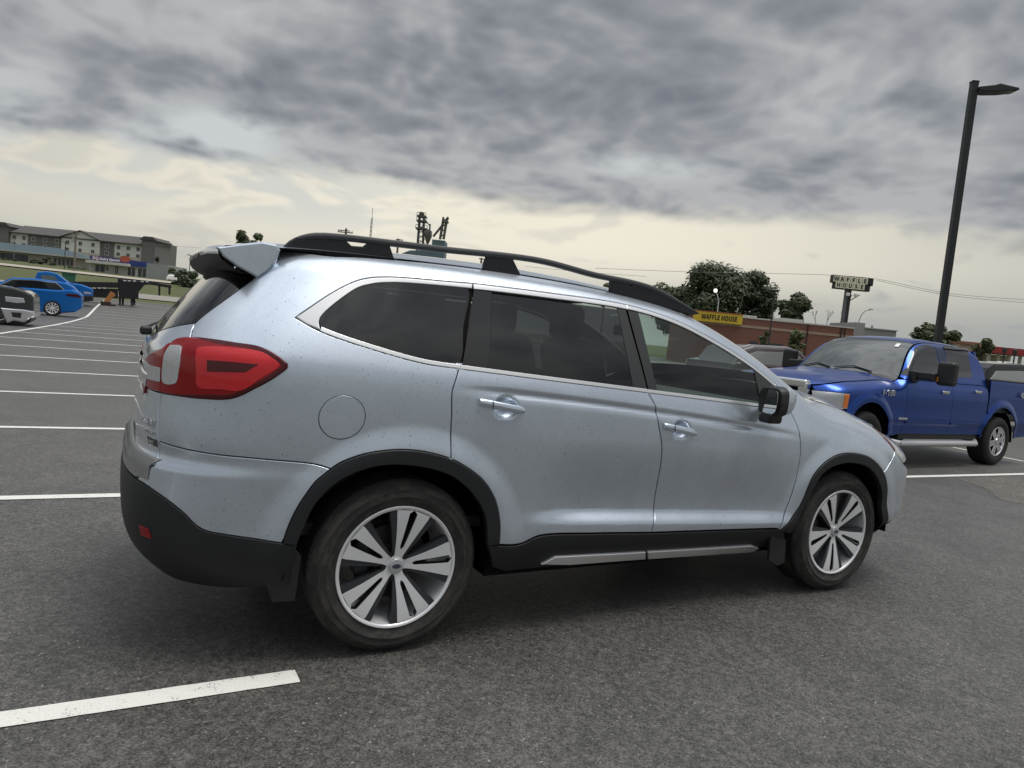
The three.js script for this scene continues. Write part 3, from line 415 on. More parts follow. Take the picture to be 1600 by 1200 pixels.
function tree(name, label, px, pyTop, D, wpx, hpx, opt = {}) {    // crown spans wpx by hpx pixels below (px, pyTop) at D metres
  const { seed = 1, n = 4200, leaf = 0.30, mat = 0, group, cat = 'tree', nb = 34, bottom = null } = opt, F = front(D), k = D / FOC, r = rng(seed), c = F.at(px, pyTop + hpx / 2), x0 = c[0], g0 = F.ground(px);
  const t = thing(name, label, cat, F.pos, F.turn, group); const rx = wpx * k / 2, ry = hpx * k / 2, cy = c[1], blobs = [];
  for (let i = 0; i < nb; i++) { const a = r() * 6.2832, e = Math.pow(r(), 0.6), y = (r() * 2 - 1) * 0.78, s = Math.sqrt(1 - y * y * 0.75); blobs.push([x0 + rx * 0.86 * e * s * Math.cos(a), cy + ry * y, rx * 0.7 * e * s * Math.sin(a), Math.min(rx, ry) * (0.18 + 0.24 * r())]); }
  mesh('crown', leaves(blobs, Math.round(n * 0.66), leaf, r), mLeaf[mat], t); mesh('crown_second_growth', leaves(blobs, Math.round(n * 0.42), leaf * 0.72, r), mLeafLight[mat], t);
  const lim = [bar([x0, g0 - 0.2, 0], [x0 + 0.1, cy, 0], 0.05 * ry + 0.05, 0.03 * ry + 0.03, 8)]; for (let i = 0; i < 9; i++) { const b = blobs[i * 3 % blobs.length]; lim.push(bar([x0 + 0.05, mix(g0, cy, 0.55 + 0.05 * i), 0], [b[0], b[1], b[2]], 0.02 * ry + 0.02, 0.008 * ry, 6)); } mesh('trunk', merge(lim), mBark, t); return t;
}
const gT = 'dark trees behind the diner';
tree('broadleaf_tree', 'tall dark broadleaf tree rising behind the diner roof, widest crown', 1122, 413, 92, 100, 108, { seed: 3, n: 15000, nb: 90, leaf: 0.26, group: gT });
tree('broadleaf_tree', 'dark tree with a ragged pointed top behind the thin black lamp post', 1182, 421, 95, 66, 92, { seed: 4, n: 9000, nb: 60, leaf: 0.25, mat: 2, group: gT });
tree('broadleaf_tree', 'rounded dark tree standing apart at the end of the diner tree row', 1242, 456, 88, 50, 52, { seed: 5, n: 6500, nb: 46, leaf: 0.24, mat: 0, group: gT });
tree('broadleaf_tree', 'lower green tree beside the roof rail end of the silver SUV', 1052, 441, 105, 66, 80, { seed: 6, n: 9000, nb: 60, leaf: 0.27, mat: 1, group: gT });
tree('broadleaf_tree', 'small dark treetop showing over the silver roof by the rail foot', 945, 441, 150, 26, 40, { seed: 7, n: 1600, nb: 16, leaf: 0.4 });
tree('broadleaf_tree', 'bushy treetop behind the rear roof corner of the silver SUV', 386, 359, 120, 46, 40, { seed: 8, n: 3600, nb: 30, leaf: 0.32, mat: 1 });
tree('broadleaf_tree', 'low spreading tree behind the roof of the blue pickup', 1462, 507, 70, 74, 44, { seed: 9, n: 4200, nb: 34, leaf: 0.26, mat: 1 });
tree('broadleaf_tree', 'small olive tree near the fuel station behind the pickup', 1535, 529, 80, 30, 30, { seed: 19, n: 1500, nb: 16, leaf: 0.26, mat: 1 });
for (const [px, py, w, h, s] of [[1195, 513, 17, 42, 10], [1248, 514, 34, 44, 11]]) tree('young_tree', s === 10 ? 'slim yellow-green young tree against the brick diner wall' : 'bushy light green young tree against the brick diner wall', px, py, 58, w, h, { seed: s, n: 1500, nb: 18, leaf: 0.14, mat: 3 });
const gL = 'evergreen clumps on the left beyond the lot';
tree('evergreen_bush', 'dark bushy tree beside the blank side wall, next to the rear window', 297, 420, 110, 46, 62, { seed: 12, n: 5000, nb: 40, leaf: 0.3, mat: 2 });
tree('evergreen_bush', 'dark evergreen between the restaurant wall and the bushy tree', 281, 424, 118, 26, 50, { seed: 13, n: 2600, nb: 26, leaf: 0.3, mat: 2 });
tree('distant_tree', 'pale olive tree just right of the restaurant side wall', 274, 416, 160, 22, 28, { seed: 14, n: 1400, nb: 16, leaf: 0.4, mat: 1 });
tree('distant_tree', 'tiny tree behind the right end of the hotel', 245, 402, 280, 7, 8, { seed: 15, n: 400, nb: 8, leaf: 0.5 });
for (const [px, py, w, h, s, l] of [[52, 404, 12, 9, 20, 'rounded shrub by the office wall, left of the dark one'], [66, 407, 14, 8, 21, 'dark low shrub in front of the office wall'], [84, 409, 13, 8, 22, 'low round shrub at the right part of the office wall'], [73, 401, 18, 10, 26, 'spreading shrub with a weeping shape before the office'], [3, 402, 20, 14, 23, 'leafy shrub at the edge of the grass bank'], [24, 403, 9, 9, 27, 'small shrub by the tall office windows']]) tree('shrub', l, px, py, 190, w, h, { seed: s, n: 500, nb: 10, leaf: 0.28, mat: s % 3, cat: 'shrub' });
{ const F = front(176), t = thing('hedge', 'clipped dark hedge in front of the restaurant', 'hedge', F.pos, F.turn), r = rng(33), b = []; for (let i = 0; i < 22; i++) { const q = F.at(110 + i * 1.9, 418 + i * 0.35); b.push([q[0], q[1] - 0.3, (r() - 0.5), 0.75 + 0.3 * r()]); } mesh('foliage', leaves(b, 2600, 0.22, r), mLeaf[2], t); mesh('stems', merge(b.map(q => bar([q[0], q[1] - 1.2, q[2]], [q[0], q[1], q[2]], 0.05))), mBark, t); }
{ // leafless tree behind the diner
  const F = front(84), t = thing('bare_tree', 'leafless pale tree behind the diner, left of the sign poles', 'tree', F.pos, F.turn), r = rng(44), g = []; const grow = (p, d, L, rad, n) => { const q = p.clone().addScaledVector(d, L); g.push(bar(p.toArray(), q.toArray(), rad, rad * 0.65, 5)); if (n > 0) for (let i = 0; i < 3; i++) grow(q, d.clone().add(V((r() - 0.5) * 1.1, 0.1 + 0.2 * r(), (r() - 0.5) * 1.1)).normalize(), L * (0.62 + 0.2 * r()), rad * 0.6, n - 1); }; const b = F.at(1292, 506); grow(V(b[0], 0, 0), V(0, 1, 0), b[1] - 0.4, 0.12, 0); for (const dx of [-1.2, 0, 1.3]) grow(V(b[0] + dx, b[1] - 0.4, 0), V(dx * 0.25, 1, 0).normalize(), 0.75, 0.05, 3); mesh('branches', merge(g), flat([0.20, 0.18, 0.16]), t); }
// poles and lamps
const mPoleW = flat([0.16, 0.14, 0.12], 0.9), mSteel = flat([0.035, 0.036, 0.038], 0.5);
{ const F = front(130), t = thing('utility_pole', 'wooden utility pole with crossarms in front of the office', 'pole', F.pos, F.turn), a = F.at(119, 361), g0 = F.ground(117); mesh('pole', bar([a[0], g0 - 0.3, 0], [a[0], a[1], 0], 0.2, 0.14), mPoleW, t); mesh('crossarm', box(2.0, 0.13, 0.13, a[0] - 0.25, a[1] - 0.5, 0.12), mPoleW, t); mesh('crossarm', box(1.3, 0.13, 0.13, a[0] - 0.3, a[1] - 1.1, 0.12), mPoleW, t); mesh('transformer', new THREE.CylinderGeometry(0.25, 0.25, 0.8, 14).translate(a[0] - 0.4, a[1] - 1.7, 0.1), flat(0.3), t); for (const q of [-1.1, -0.6, 0.5]) mesh('insulator', bar([a[0] + q, a[1] - 0.45, 0.12], [a[0] + q, a[1] - 0.2, 0.12], 0.05), flat(0.3), t); }
function lampPost(label, D, px, top, bottom, armPx, r, m, head) { const F = front(D), t = thing('street_lamp', label, 'street lamp', F.pos, F.turn), a = F.at(px, top), k = D / FOC, g0 = F.ground(px); mesh('post', bar([a[0], g0 - 0.2, 0], [a[0], a[1], 0], r, r * 0.8, 8), m, t); mesh('arm', bar([a[0], a[1], 0], [a[0] + armPx * k, a[1] + head * 0.3, 0], r * 0.6, r * 0.6, 8), m, t); mesh('lamp_head', rbox(0.7, 0.16, 0.3, 0.05, a[0] + armPx * k, a[1] + head * 0.3, 0), m, t); return t; }
lampPost('thin black lamp post in front of the low office', 150, 102.5, 379, 420, -1.5, 0.09, mSteel, 0.2);
lampPost('grey lamp post on the skyline right of the restaurant', 140, 297.5, 399, 425, -2.5, 0.10, flat(0.14), 0.2);
lampPost('thin black lamp post rising in front of the diner', 46, 1211, 455, 560, -4, 0.055, mSteel, 0.1);
lampPost('slim grey lamp post at the foot of the office wall', 200, 23, 368, 400, 2, 0.08, flat(0.2), 0.2);
{ const F = front(78), t = thing('street_lamp', 'curved pale street lamp with a lit round globe before the trees', 'street lamp', F.pos, F.turn), a = F.at(1118, 454), b = F.at(1122, 478), m = flat([0.35, 0.35, 0.35], 0.5); mesh('post', merge([bar([b[0], 0, 0], [b[0], b[1] + 0.6, 0], 0.07, 0.055), bar([b[0], b[1] + 0.6, 0], [mix(a[0], b[0], 0.35), a[1] - 0.25, 0], 0.055, 0.05), bar([mix(a[0], b[0], 0.35), a[1] - 0.25, 0], [a[0], a[1], 0], 0.05, 0.045)]), m, t); const gl = std(0.7, 0.3); gl.emissive.setRGB(1, 0.95, 0.85); gl.emissiveIntensity = 0.9; mesh('lamp_globe', new THREE.SphereGeometry(0.2, 14, 10).translate(a[0], a[1], 0), gl, t); }
{ const F = front(90), t = thing('street_lamp', 'faint curved lamp arm above the annex roof', 'street lamp', F.pos, F.turn), m = flat(0.25), c = [[1341, 505], [1346, 492], [1352, 486], [1361, 483.5]].map(p => F.at(...p)); mesh('post', merge([bar([c[0][0], 0, 0], [c[0][0], c[0][1], 0], 0.06), ...[0, 1, 2].map(i => bar([...c[i], 0], [...c[i + 1], 0], 0.045))]), m, t); mesh('lamp_head', rbox(0.5, 0.1, 0.2, 0.04, c[3][0], c[3][1], 0), m, t); }
{ const F = front(260), t = thing('radio_mast', 'thin lattice radio mast beyond the silver roof', 'mast', F.pos, F.turn), a = F.at(580, 329), b = F.at(578, 380); const g = []; for (const d of [-0.35, 0.35]) g.push(bar([b[0] + d, 0, 0], [b[0] + d * 0.6, a[1] - 3, 0], 0.12)); for (let y = 8; y < a[1] - 3; y += 1.4) g.push(bar([b[0] - 0.33, y, 0], [b[0] + 0.33, y + 1.4, 0], 0.07)); mesh('lattice', merge(g), flat(0.25), t); mesh('antenna', bar([b[0], a[1] - 3, 0], [b[0], a[1] + 1, 0], 0.09), flat(0.25), t); }
{ const F = front(80), t = thing('utility_pole', 'utility pole top with crossarms peeking over the roof rail', 'pole', F.pos, F.turn), a = F.at(541, 357); mesh('pole', bar([a[0], 0, 0], [a[0], a[1], 0], 0.16, 0.12), mPoleW, t); mesh('crossarm', box(1.7, 0.11, 0.1, a[0] - 0.05, a[1] - 0.45, 0.1), mPoleW, t); mesh('crossarm', box(1.2, 0.1, 0.1, a[0] - 0.3, a[1] - 0.25, 0), mPoleW, t); mesh('insulators', merge([-0.8, -0.5, 0.4, 0.7].map(q => bar([a[0] + q, a[1] - 0.4, 0.1], [a[0] + q, a[1] - 0.2, 0.1], 0.04))), flat(0.3), t); }
for (const [px, top, l] of [[622.5, 373, 'dark post seen under the roof rail, left of the bin house'], [752.5, 403, 'dark post seen under the roof rail by its middle foot']]) { const F = front(70), t = thing('utility_post', l, 'pole', F.pos, F.turn), a = F.at(px, top); mesh('post', bar([a[0], 0, 0], [a[0], a[1], 0], 0.11, 0.1), mPoleW, t); mesh('post_arm', box(0.7, 0.09, 0.09, a[0] + 0.1, a[1] - 0.1, 0), mPoleW, t); }
{ // overhead wires on the right and left
  const wire = (pts, D, label) => { const P = curve(pts, 20).map(p => atDepth(p[0], p[1], D)); const cv = new THREE.CatmullRomCurve3(P.filter((_, i) => i % 2 === 0 || i === P.length - 1)); tag(mesh('overhead_wire', new THREE.TubeGeometry(cv, 60, 0.016, 4), flat(0.17)), label, 'wire'); };
  wire([[930, 419], [1080, 425], [1300, 430], [1370, 436], [1480, 458], [1640, 471]], 62, 'upper overhead power line sagging across the right sky'); wire([[1370, 438], [1480, 461], [1640, 476]], 62, 'lower overhead power line right of the tall sign'); wire([[190, 378], [240, 382], [320, 388]], 120, 'thin wire crossing the sky right of the hotel'); wire([[820, 416], [900, 424], [1010, 432]], 75, 'thin wire just above the front roof rail');
}
{ // near car-park lamp
  const base = onGround(1452, 640), D = 17.5, F = front(D), a = F.at(1525, 129), b = F.at(1466, 528), t = thing('parking_lot_light', 'tall square black car-park light with a flat angled head', 'street lamp', F.pos, F.turn), x = F.at(1494, 330)[0], m = std([0.020, 0.021, 0.022], 0.5);
  mesh('post', rbox(0.150, a[1], 0.150, 0.012, x, a[1] / 2, 0).rotateY(0), m, t); mesh('post_cap', rbox(0.165, 0.03, 0.165, 0.01, x, a[1] + 0.012, 0), m, t); mesh('base_cover', rbox(0.36, 0.25, 0.36, 0.03, x, 0.12, 0), m, t);
  const h = mesh('lamp_head', merge([prism([[0.075, -0.17], [0.42, -0.10], [0.52, -0.06], [0.96, -0.115], [0.97, -0.135], [0.62, -0.20], [0.30, -0.235], [0.075, -0.235]], 0.34, 0.015).translate(x, a[1] + 0.02, -0.17)]), m, t); mesh('lamp_lens', box(0.42, 0.012, 0.26).rotateZ(0.09).translate(x + 0.72, a[1] - 0.163, 0), std([0.12, 0.12, 0.12], 0.3), h); mesh('sensor', rbox(0.12, 0.03, 0.08, 0.01, x + 0.36, a[1] - 0.07, 0.02), std(0.5, 0.4), h);
}
{ // fuel station far right
  const F = front(120), t = thing('fuel_station', 'distant fuel station with a red canopy band, far right', 'building', F.pos, F.turn), X = px => F.at(px, 545)[0], y = F.at(1575, 548)[1], mr = std([0.34, 0.03, 0.035], 0.5), mw = flat([0.55, 0.54, 0.52]);
  mesh('canopy', boxUV(X(1546), X(1640), y - 0.55, y + 0.5, -9, 0), mr, t); mesh('shop', boxUV(X(1550), X(1640), 0, y - 0.6, -20, -9), mw, t); for (const px of [1556, 1571, 1588, 1606]) mesh('column', box(0.4, y, 0.4, X(px), y / 2 - 0.3, -1.5), mw, t); for (const px of [1562, 1579, 1595]) mesh('fuel_pump', rbox(0.9, 2.0, 0.7, 0.1, X(px), 1.1, -2), std([0.30, 0.1, 0.08], 0.5), t);
  const F2 = front(105); for (const [px, w, l] of [[1558, 4.2, 'white van parked in front of the fuel station, left one'], [1574, 4.0, 'white van parked in front of the fuel station, right one']]) { const q = thing('parked_van', l, 'van', F2.pos, F2.turn), x = F2.at(px, 565)[0], yv = Math.max(2.0, F2.at(px, 566)[1]); mesh('body', rbox(w * 0.45, 1.5, 2, 0.2, x, yv - 0.7, 0), mw, q); mesh('windows', rbox(w * 0.36, 0.45, 2.05, 0.1, x, yv - 0.3, 0), mPane, q); for (const dx of [-0.6, 0.6]) mesh('wheel', new THREE.CylinderGeometry(0.33, 0.33, 0.2, 14).rotateX(Math.PI / 2).translate(x + dx, 0.35, 1), mSteel, q); mesh('lower_body', rbox(w * 0.45, 1.0, 2, 0.2, x, 0.85, 0), mw, q); }
  const F3 = front(95), k = thing('tan_shop', 'tan flat shop with a reddish roof edge left of the fuel station', 'building', F3.pos, F3.turn); mesh('wall', boxUV(F3.at(1500, 540)[0], F3.at(1530, 540)[0], 0, F3.at(1515, 538)[1], -8, 0), flat([0.36, 0.27, 0.2]), k); mesh('roof_edge', boxUV(F3.at(1499, 540)[0], F3.at(1531, 540)[0], F3.at(1515, 538)[1], F3.at(1515, 534)[1], -8, 0.2), flat([0.30, 0.14, 0.09]), k);
  for (const [px, py, l] of [[1570, 547, 'black post-top lantern before the red canopy, left'], [1586, 550, 'black post-top lantern before the red canopy, right']]) { const F4 = front(60), q = thing('post_lantern', l, 'street lamp', F4.pos, F4.turn), a = F4.at(px, py); mesh('post', bar([a[0], 0, 0], [a[0], a[1], 0], 0.06), mSteel, q); mesh('lantern', rbox(0.3, 0.42, 0.3, 0.08, a[0], a[1], 0), mSteel, q); }
}
// ───────────────────────── wheels ─────────────────────────
// axle along z, outer face towards +z, z = 0 at the outer face of the rim
function tyreGeo(R, rim, w) {
  const p = [], bul = 0.012; const prof = [[rim - 0.006, -0.006], [rim + 0.004, 0.004], [rim + 0.018, 0.006], [rim + 0.03, 0.012], [mix(rim, R, 0.36), 0.0165], [mix(rim, R, 0.38), 0.0195], [mix(rim, R, 0.42), 0.0195], [mix(rim, R, 0.44), 0.0175], [mix(rim, R, 0.62), 0.0165], [mix(rim, R, 0.64), 0.0188], [mix(rim, R, 0.66), 0.0160], [mix(rim, R, 0.78), 0.010], [R - 0.018, -0.004], [R - 0.006, -0.016], [R, -0.034]];
  for (const [r, z] of prof) p.push(new THREE.Vector2(r, z)); const in2 = prof.slice().reverse().map(([r, z]) => new THREE.Vector2(r, -w - z)); p.push(...in2);
  return new THREE.LatheGeometry(p, 72).rotateX(Math.PI / 2);
}
function treadGeo(R, w) {            // shoulder blocks round the tread
  const g = []; const n = 70; for (let k = 0; k < n; k++) for (const z of [-0.034, -w + 0.034]) { const a = k / n * Math.PI * 2; g.push(new THREE.BoxGeometry(0.008, R * 5.2 / n, 0.034).translate(R - 0.002, 0, z - Math.sign(z + w / 2) * 0.01).rotateZ(a)); } return merge(g);
}
function petalOutline(face, rr, hw0, hw1, twist = 0) {    // one double spoke: outline in polar steps
  const L = [], n = 12, r0 = 0.052;
  for (let i = 0; i <= n; i++) { const t = i / n, r = mix(r0, rr, t), hw = mix(hw0, hw1, Math.pow(t, 1.25)); L.push([r, hw]); }
  const up = L.map(([r, h]) => [r * Math.cos(h / r), r * Math.sin(h / r)]), dn = L.map(([r, h]) => [r * Math.cos(-h / r), r * Math.sin(-h / r)]);
  return [...dn, ...up.reverse()];
}
const slotHole = (a, b, w0, w1) => { const h = new THREE.Path(); h.moveTo(a, -w0); h.lineTo(b, -w1); h.lineTo(b, w1); h.lineTo(a, w0); h.closePath(); return h; };
function heroWheel(parent, x, z, side, R, ang0) {
  const w = new THREE.Group(); w.name = 'wheel'; w.position.set(x, R, z); if (side < 0) w.rotation.y = Math.PI; parent.add(w);
  const rim = 0.262, width = 0.235;
  mesh('tyre', merge([tyreGeo(R, rim, width)]), M.tyre, w); mesh('tread', treadGeo(R, width), M.tyreDark, w);
  const barrel = [[rim + 0.004, 0.002], [rim + 0.001, 0.009], [rim - 0.008, 0.010], [rim - 0.011, 0.004], [rim - 0.02, -0.05], [rim - 0.035, -0.19]].map(p => new THREE.Vector2(...p));
  const lip = [[rim + 0.005, -0.004], [rim + 0.005, 0.006], [rim + 0.003, 0.009], [rim - 0.010, 0.0075], [rim - 0.012, -0.008]].map(p => new THREE.Vector2(...p));
  const rm = mesh('rim', merge([new THREE.LatheGeometry(lip, 96).rotateX(Math.PI / 2)]), M.machined, w);
  mesh('rim_barrel', merge([new THREE.LatheGeometry(barrel.slice(3), 64).rotateX(Math.PI / 2)]), M.machined, w);
  // double spokes: two blades with a slot between, machined faces over darker flanks
  const zf = r => 0.006 - 0.034 * Math.pow(clamp(1 - r / 0.245), 1.4), N = 14, rOf = i => mix(0.040, 0.2515, i / N), hOut = r => mix(0.019, 0.077, Math.pow(clamp((r - 0.046) / 0.2), 1.15)), hSlot = r => r < 0.084 ? 0.0 : mix(0.0085, 0.0185, (r - 0.084) / 0.16);
  const pt = (r, h, z) => [Math.sqrt(Math.max(0, r * r - h * h)), h, z];
  const blade = (a, b, z0, z1) => s => loft(Array.from({ length: N + 1 }, (_, i) => { const r = rOf(i), ring = [pt(r, s * a(r), z1(r)), pt(r, s * b(r), z1(r)), pt(r, s * b(r), z0(r)), pt(r, s * a(r), z0(r))]; return ring; }));
  const flatN = g => { g.deleteAttribute('normal'); const h = g.index ? g.toNonIndexed() : g; h.computeVertexNormals(); return h; };
  const closed = r => r < 0.084 || r > 0.2385 ? 0 : hSlot(r);
  const face = flatN(merge([1, -1].map(blade(closed, hOut, r => zf(r) - 0.004, zf)))), back = flatN(merge([1, -1].map(blade(r => closed(r) * 1.12, r => hOut(r) + mix(0.008, 0.030, clamp((r - 0.05) / 0.2)), r => zf(r) - 0.04, r => zf(r) - 0.0042))));
  for (let k = 0; k < 5; k++) {
    const a = ang0 + k * Math.PI * 2 / 5, sp = mesh('spoke', face, M.machined, w); sp.rotation.z = a; sp.position.z = 0.0;
    mesh('spoke_side', back, M.wheelDark, sp);
    const la = a + Math.PI / 5, ln = mesh('lug_nut', merge([bar([0, 0, -0.04], [0, 0, -0.012], 0.0115, 0.0105, 6)]), M.gloss, w); ln.position.set(0.057 * Math.cos(la), 0.057 * Math.sin(la), 0);
  }
  mesh('hub', merge([new THREE.LatheGeometry([[0, -0.020], [0.034, -0.020], [0.042, -0.024], [0.046, -0.034], [0.046, -0.06], [0, -0.06]].map(p => new THREE.Vector2(...p)), 40).rotateX(Math.PI / 2)]), M.machined, w);
  const cap = mesh('hub_cap', merge([new THREE.LatheGeometry([[0, -0.0075], [0.026, -0.008], [0.0305, -0.0095], [0.032, -0.013], [0.033, -0.024]].map(p => new THREE.Vector2(...p)), 36).rotateX(Math.PI / 2)]), M.satin, w);
  const oval = new THREE.Shape(); oval.absellipse(0, 0, 0.021, 0.0115, 0, Math.PI * 2); const ovalIn = new THREE.Shape(); ovalIn.absellipse(0, 0, 0.0185, 0.009, 0, Math.PI * 2);
  mesh('emblem', merge([new THREE.ExtrudeGeometry(oval, { depth: 0.0015, bevelEnabled: false, curveSegments: 24 }).translate(0, 0, -0.0072)]), M.chrome, cap);
  mesh('emblem_field', merge([new THREE.ExtrudeGeometry(ovalIn, { depth: 0.001, bevelEnabled: false, curveSegments: 24 }).translate(0, 0, -0.0052)]), std([0.006, 0.014, 0.05], 0.4), cap);
  const star = (cx, cy, r) => { const p = []; for (let i = 0; i < 8; i++) { const a = i / 8 * 6.2832, q = i % 2 ? r * 0.3 : r; p.push([cx + q * Math.cos(a), cy + q * Math.sin(a)]); } return prism(p, 0.0006); };
  mesh('emblem_stars', merge([star(-0.009, 0.002, 0.005), star(0.002, 0.003, 0.0028), star(0.009, 0.003, 0.0025), star(0.0, -0.003, 0.0026), star(0.007, -0.0025, 0.0026), star(0.0125, -0.0005, 0.0022)]).translate(0, 0, -0.0041), M.chrome, cap);
  mesh('brake_disc', merge([new THREE.CylinderGeometry(0.165, 0.165, 0.022, 48).rotateX(Math.PI / 2).translate(0, 0, -0.10), new THREE.CylinderGeometry(0.085, 0.09, 0.05, 32).rotateX(Math.PI / 2).translate(0, 0, -0.085)]), M.disc, w);
  mesh('brake_caliper', rbox(0.07, 0.15, 0.07, 0.015, -0.135, 0.03, -0.095), M.wheelDark, w);
  return w;
}
// ───────────────────────── the silver SUV ─────────────────────────
{
  const car = thing('parked_suv', 'silver three-row SUV with black roof rails and wheel-arch cladding, standing across the parking line', 'car');
  const AX = 2.89, WY = 0.376;
  const Yc = X => X > 0.29 ? 1.18 - 0.05 * (X - 0.29) - 0.015 * (X - 0.29) ** 2 : 1.18 - 0.045 * (X - 0.29);
  const Yr = spline([[-0.9, 1.575], [-0.7, 1.645], [-0.51, 1.674], [-0.1, 1.696], [0.21, 1.706], [0.73, 1.709], [1.22, 1.688], [1.5, 1.660], [1.75, 1.612], [1.93, 1.552], [2.138, 1.463], [2.35, 1.357], [2.52, 1.262], [2.66, 1.202], [2.9, 1.157], [3.12, 1.098], [3.40, 1.028], [3.62, 0.975], [3.8, 0.93]]);
  const prof = spline([[-0.40, 0.82], [-0.2, 0.905], [-0.08, 0.945], [0, 0.956], [0.15, 0.958], [0.4, 0.962], [0.65, 0.965], [0.82, 0.9635], [0.93, 0.960], [1, 0.9535], [1.07, 0.937], [1.14, 0.916], [1.29, 0.866], [1.57, 0.766], [1.72, 0.712], [1.9, 0.642]]);
  const bowls = [[0.4400, 1.084, 0.072, 0.060], [1.487, 1.002, 0.068, 0.056]];
  function side(X, Y) {
    const yc = Yc(X), w = Y < yc ? (Y - 0.46) / (yc - 0.46) : 1 + (Y - yc) / 0.7;
    let z = prof(w);
    const q = Y + 0.045 * (X - 0.8), as = ss(0.52, 0.95, X) * (1 - ss(2.1, 2.55, X));
    z -= 0.040 * as * ss(0.527, 0.600, q) * (1 - ss(0.603, 0.95, q));
    const yy = Y - yc, ac = ss(0.15, 0.5, X) * (1 - ss(1.95, 2.5, X));
    z -= 0.0115 * ac * Math.exp(-(((yy + 0.027) / 0.017) ** 2));
    for (const cx of [0, AX]) { const r = Math.hypot(X - cx, Y - WY); z += 0.021 * (1 - ss(0.50, 0.625, r)); }
    for (const b of bowls) { const d = ((X - b[0]) / b[2]) ** 2 + ((Y - b[1]) / b[3]) ** 2; if (d < 1) z -= 0.024 * ss(0, 1, 1 - d); }
    // tail of the haunch behind the lamp
    const yr = Yr(X), fr = ss(2.1, 2.9, X), win = mix(0.10, 0.17, fr), amp = mix(0.085, 0.135, fr), u = clamp((Y - (yr - win)) / win, 0, 1.35);
    return z - amp * Math.pow(u, 2.3);
  }
  const X0 = 0.12, XF = 2.86, RT = cornerTable(3.7, 1.15, 0.93), FT = cornerTable(3.3, 1.1, 0.93), SMIN = X0 - RT.L, SMAX = XF + FT.L;
  const Xr = spline([[0.16, -0.66], [0.2, -0.76], [0.25, -0.87], [0.30, -0.935], [0.366, -0.996], [0.45, -1.033], [0.55, -1.046], [0.62, -1.047], [0.69, -1.040], [0.745, -1.034], [0.768, -1.028], [0.795, -1.006], [0.85, -1.004], [0.92, -1.005], [1.0, -0.996], [1.1, -0.987], [1.18, -0.982], [1.222, -0.972], [1.264, -0.945], [1.34, -0.896], [1.5, -0.772], [1.59, -0.70], [1.70, -0.60]]);
  const Xf = spline([[0.2, 3.82], [0.28, 3.90], [0.38, 3.955], [0.54, 3.985], [0.68, 3.985], [0.8, 3.955], [0.9, 3.90], [1.0, 3.82], [1.1, 3.68], [1.2, 3.42]]);
  const rearHalf = (s, Y) => { const [t, c] = RT.at((X0 - s) / RT.L), X = X0 - (X0 - Xr(Y)) * t; return [X, Y, side(X, Y) * c]; };
  const SL = (s, Y) => { if (s < X0) return rearHalf(s, Y); if (s > XF) { const [t, c] = FT.at((s - XF) / FT.L), X = XF + (Xf(Y) - XF) * t; return [X, Y, side(Math.min(X, 3.6), Y) * c]; } return [s, Y, side(s, Y)]; };
  const SG = (s, Y) => s < X0 ? rearHalf(s, Y) : [s, Y, side(s, Y)];
  const L = wall(SL, SMIN, SMAX - 0.3, 0.2, 1.2), G = wall(SG, SMIN, 2.7, 0.2, 1.68);
  const both = (name, W, outline, mat, parent = car, opt = {}) => { const a = mesh(name, panel(W, outline, opt), mat, parent); const b = mesh(name, panel(W, outline, { ...opt, step: (opt.step ?? 0.03) * 2, side: -1 }), mat, parent.userData.twin ?? parent); a.userData.twin = b; return a; };
  const mir = s => 2 * SMIN - s, mirF = s => 2 * SMAX - s;
  const rev = a => a.slice().reverse();

  // seams, traced from the photograph onto the body surface
  const cv = (W, l, st) => curve(W.px(l), st);
  const seamRear = cv(L, [[739, 444], [730, 508], [720, 573], [712, 595], [707, 612], [706, 645], [705, 695], [705, 718]]);
  const seamMid = cv(L, [[1012, 612], [1025, 637], [1029, 662], [1034, 690], [1034, 715], [1029, 747], [1023, 780], [1022, 800], [1022, 817], [1018, 832]]);
  const seamFront = cv(L, [[1231, 637], [1240, 652], [1249, 676], [1251, 710], [1245, 745], [1232, 787], [1217, 827]]);
  const archOutR = cv(L, [[442, 849], [452, 820], [474, 779], [517, 733], [561, 712], [605, 704], [634, 703], [663, 706], [704, 717], [733, 733], [757, 753], [774, 782], [781, 817], [780, 851]]);
  const archInR = cv(L, [[463, 853], [474, 826], [497, 782], [545, 743], [593, 728], [634, 727], [678, 734], [710, 747], [739, 773], [757, 805], [761, 853]]);
  const archOutF = cv(L, [[1219, 829], [1250, 790], [1270, 745], [1290, 722], [1312, 710], [1337, 709], [1362, 717], [1380, 737], [1386, 760], [1385, 790], [1379, 824]]);
  const archInF = cv(L, [[1233, 833], [1247, 812], [1262, 780], [1285, 740], [1310, 726], [1335, 724], [1358, 732], [1371, 750], [1377, 772], [1376, 798], [1370, 825]]);
  const cut = (c, i, j) => c.slice(i, j);
  const near = (c, p) => { let b = 0, d = 9; c.forEach((q, i) => { const e = Math.hypot(q[0] - p[0], q[1] - p[1]); if (e < d) { d = e; b = i; } }); return b; };

  // rear doors, front doors, fenders
  const belt = cv(L, [[720, 576], [860, 594], [1012, 613], [1100, 624], [1192, 636]]);
  const iB = near(belt, seamMid[0]);
  const beltR = belt.slice(0, iB + 1), beltF = belt.slice(iB);
  const seamRlow = seamRear.slice(near(seamRear, belt[0]));
  const aR = near(archOutR, seamRear[seamRear.length - 1]), doorBot = cv(L, [[780, 851], [815, 849], [842, 837], [930, 833], [1018, 832]]), doorBotF = cv(L, [[1018, 832], [1100, 829], [1217, 826]]);
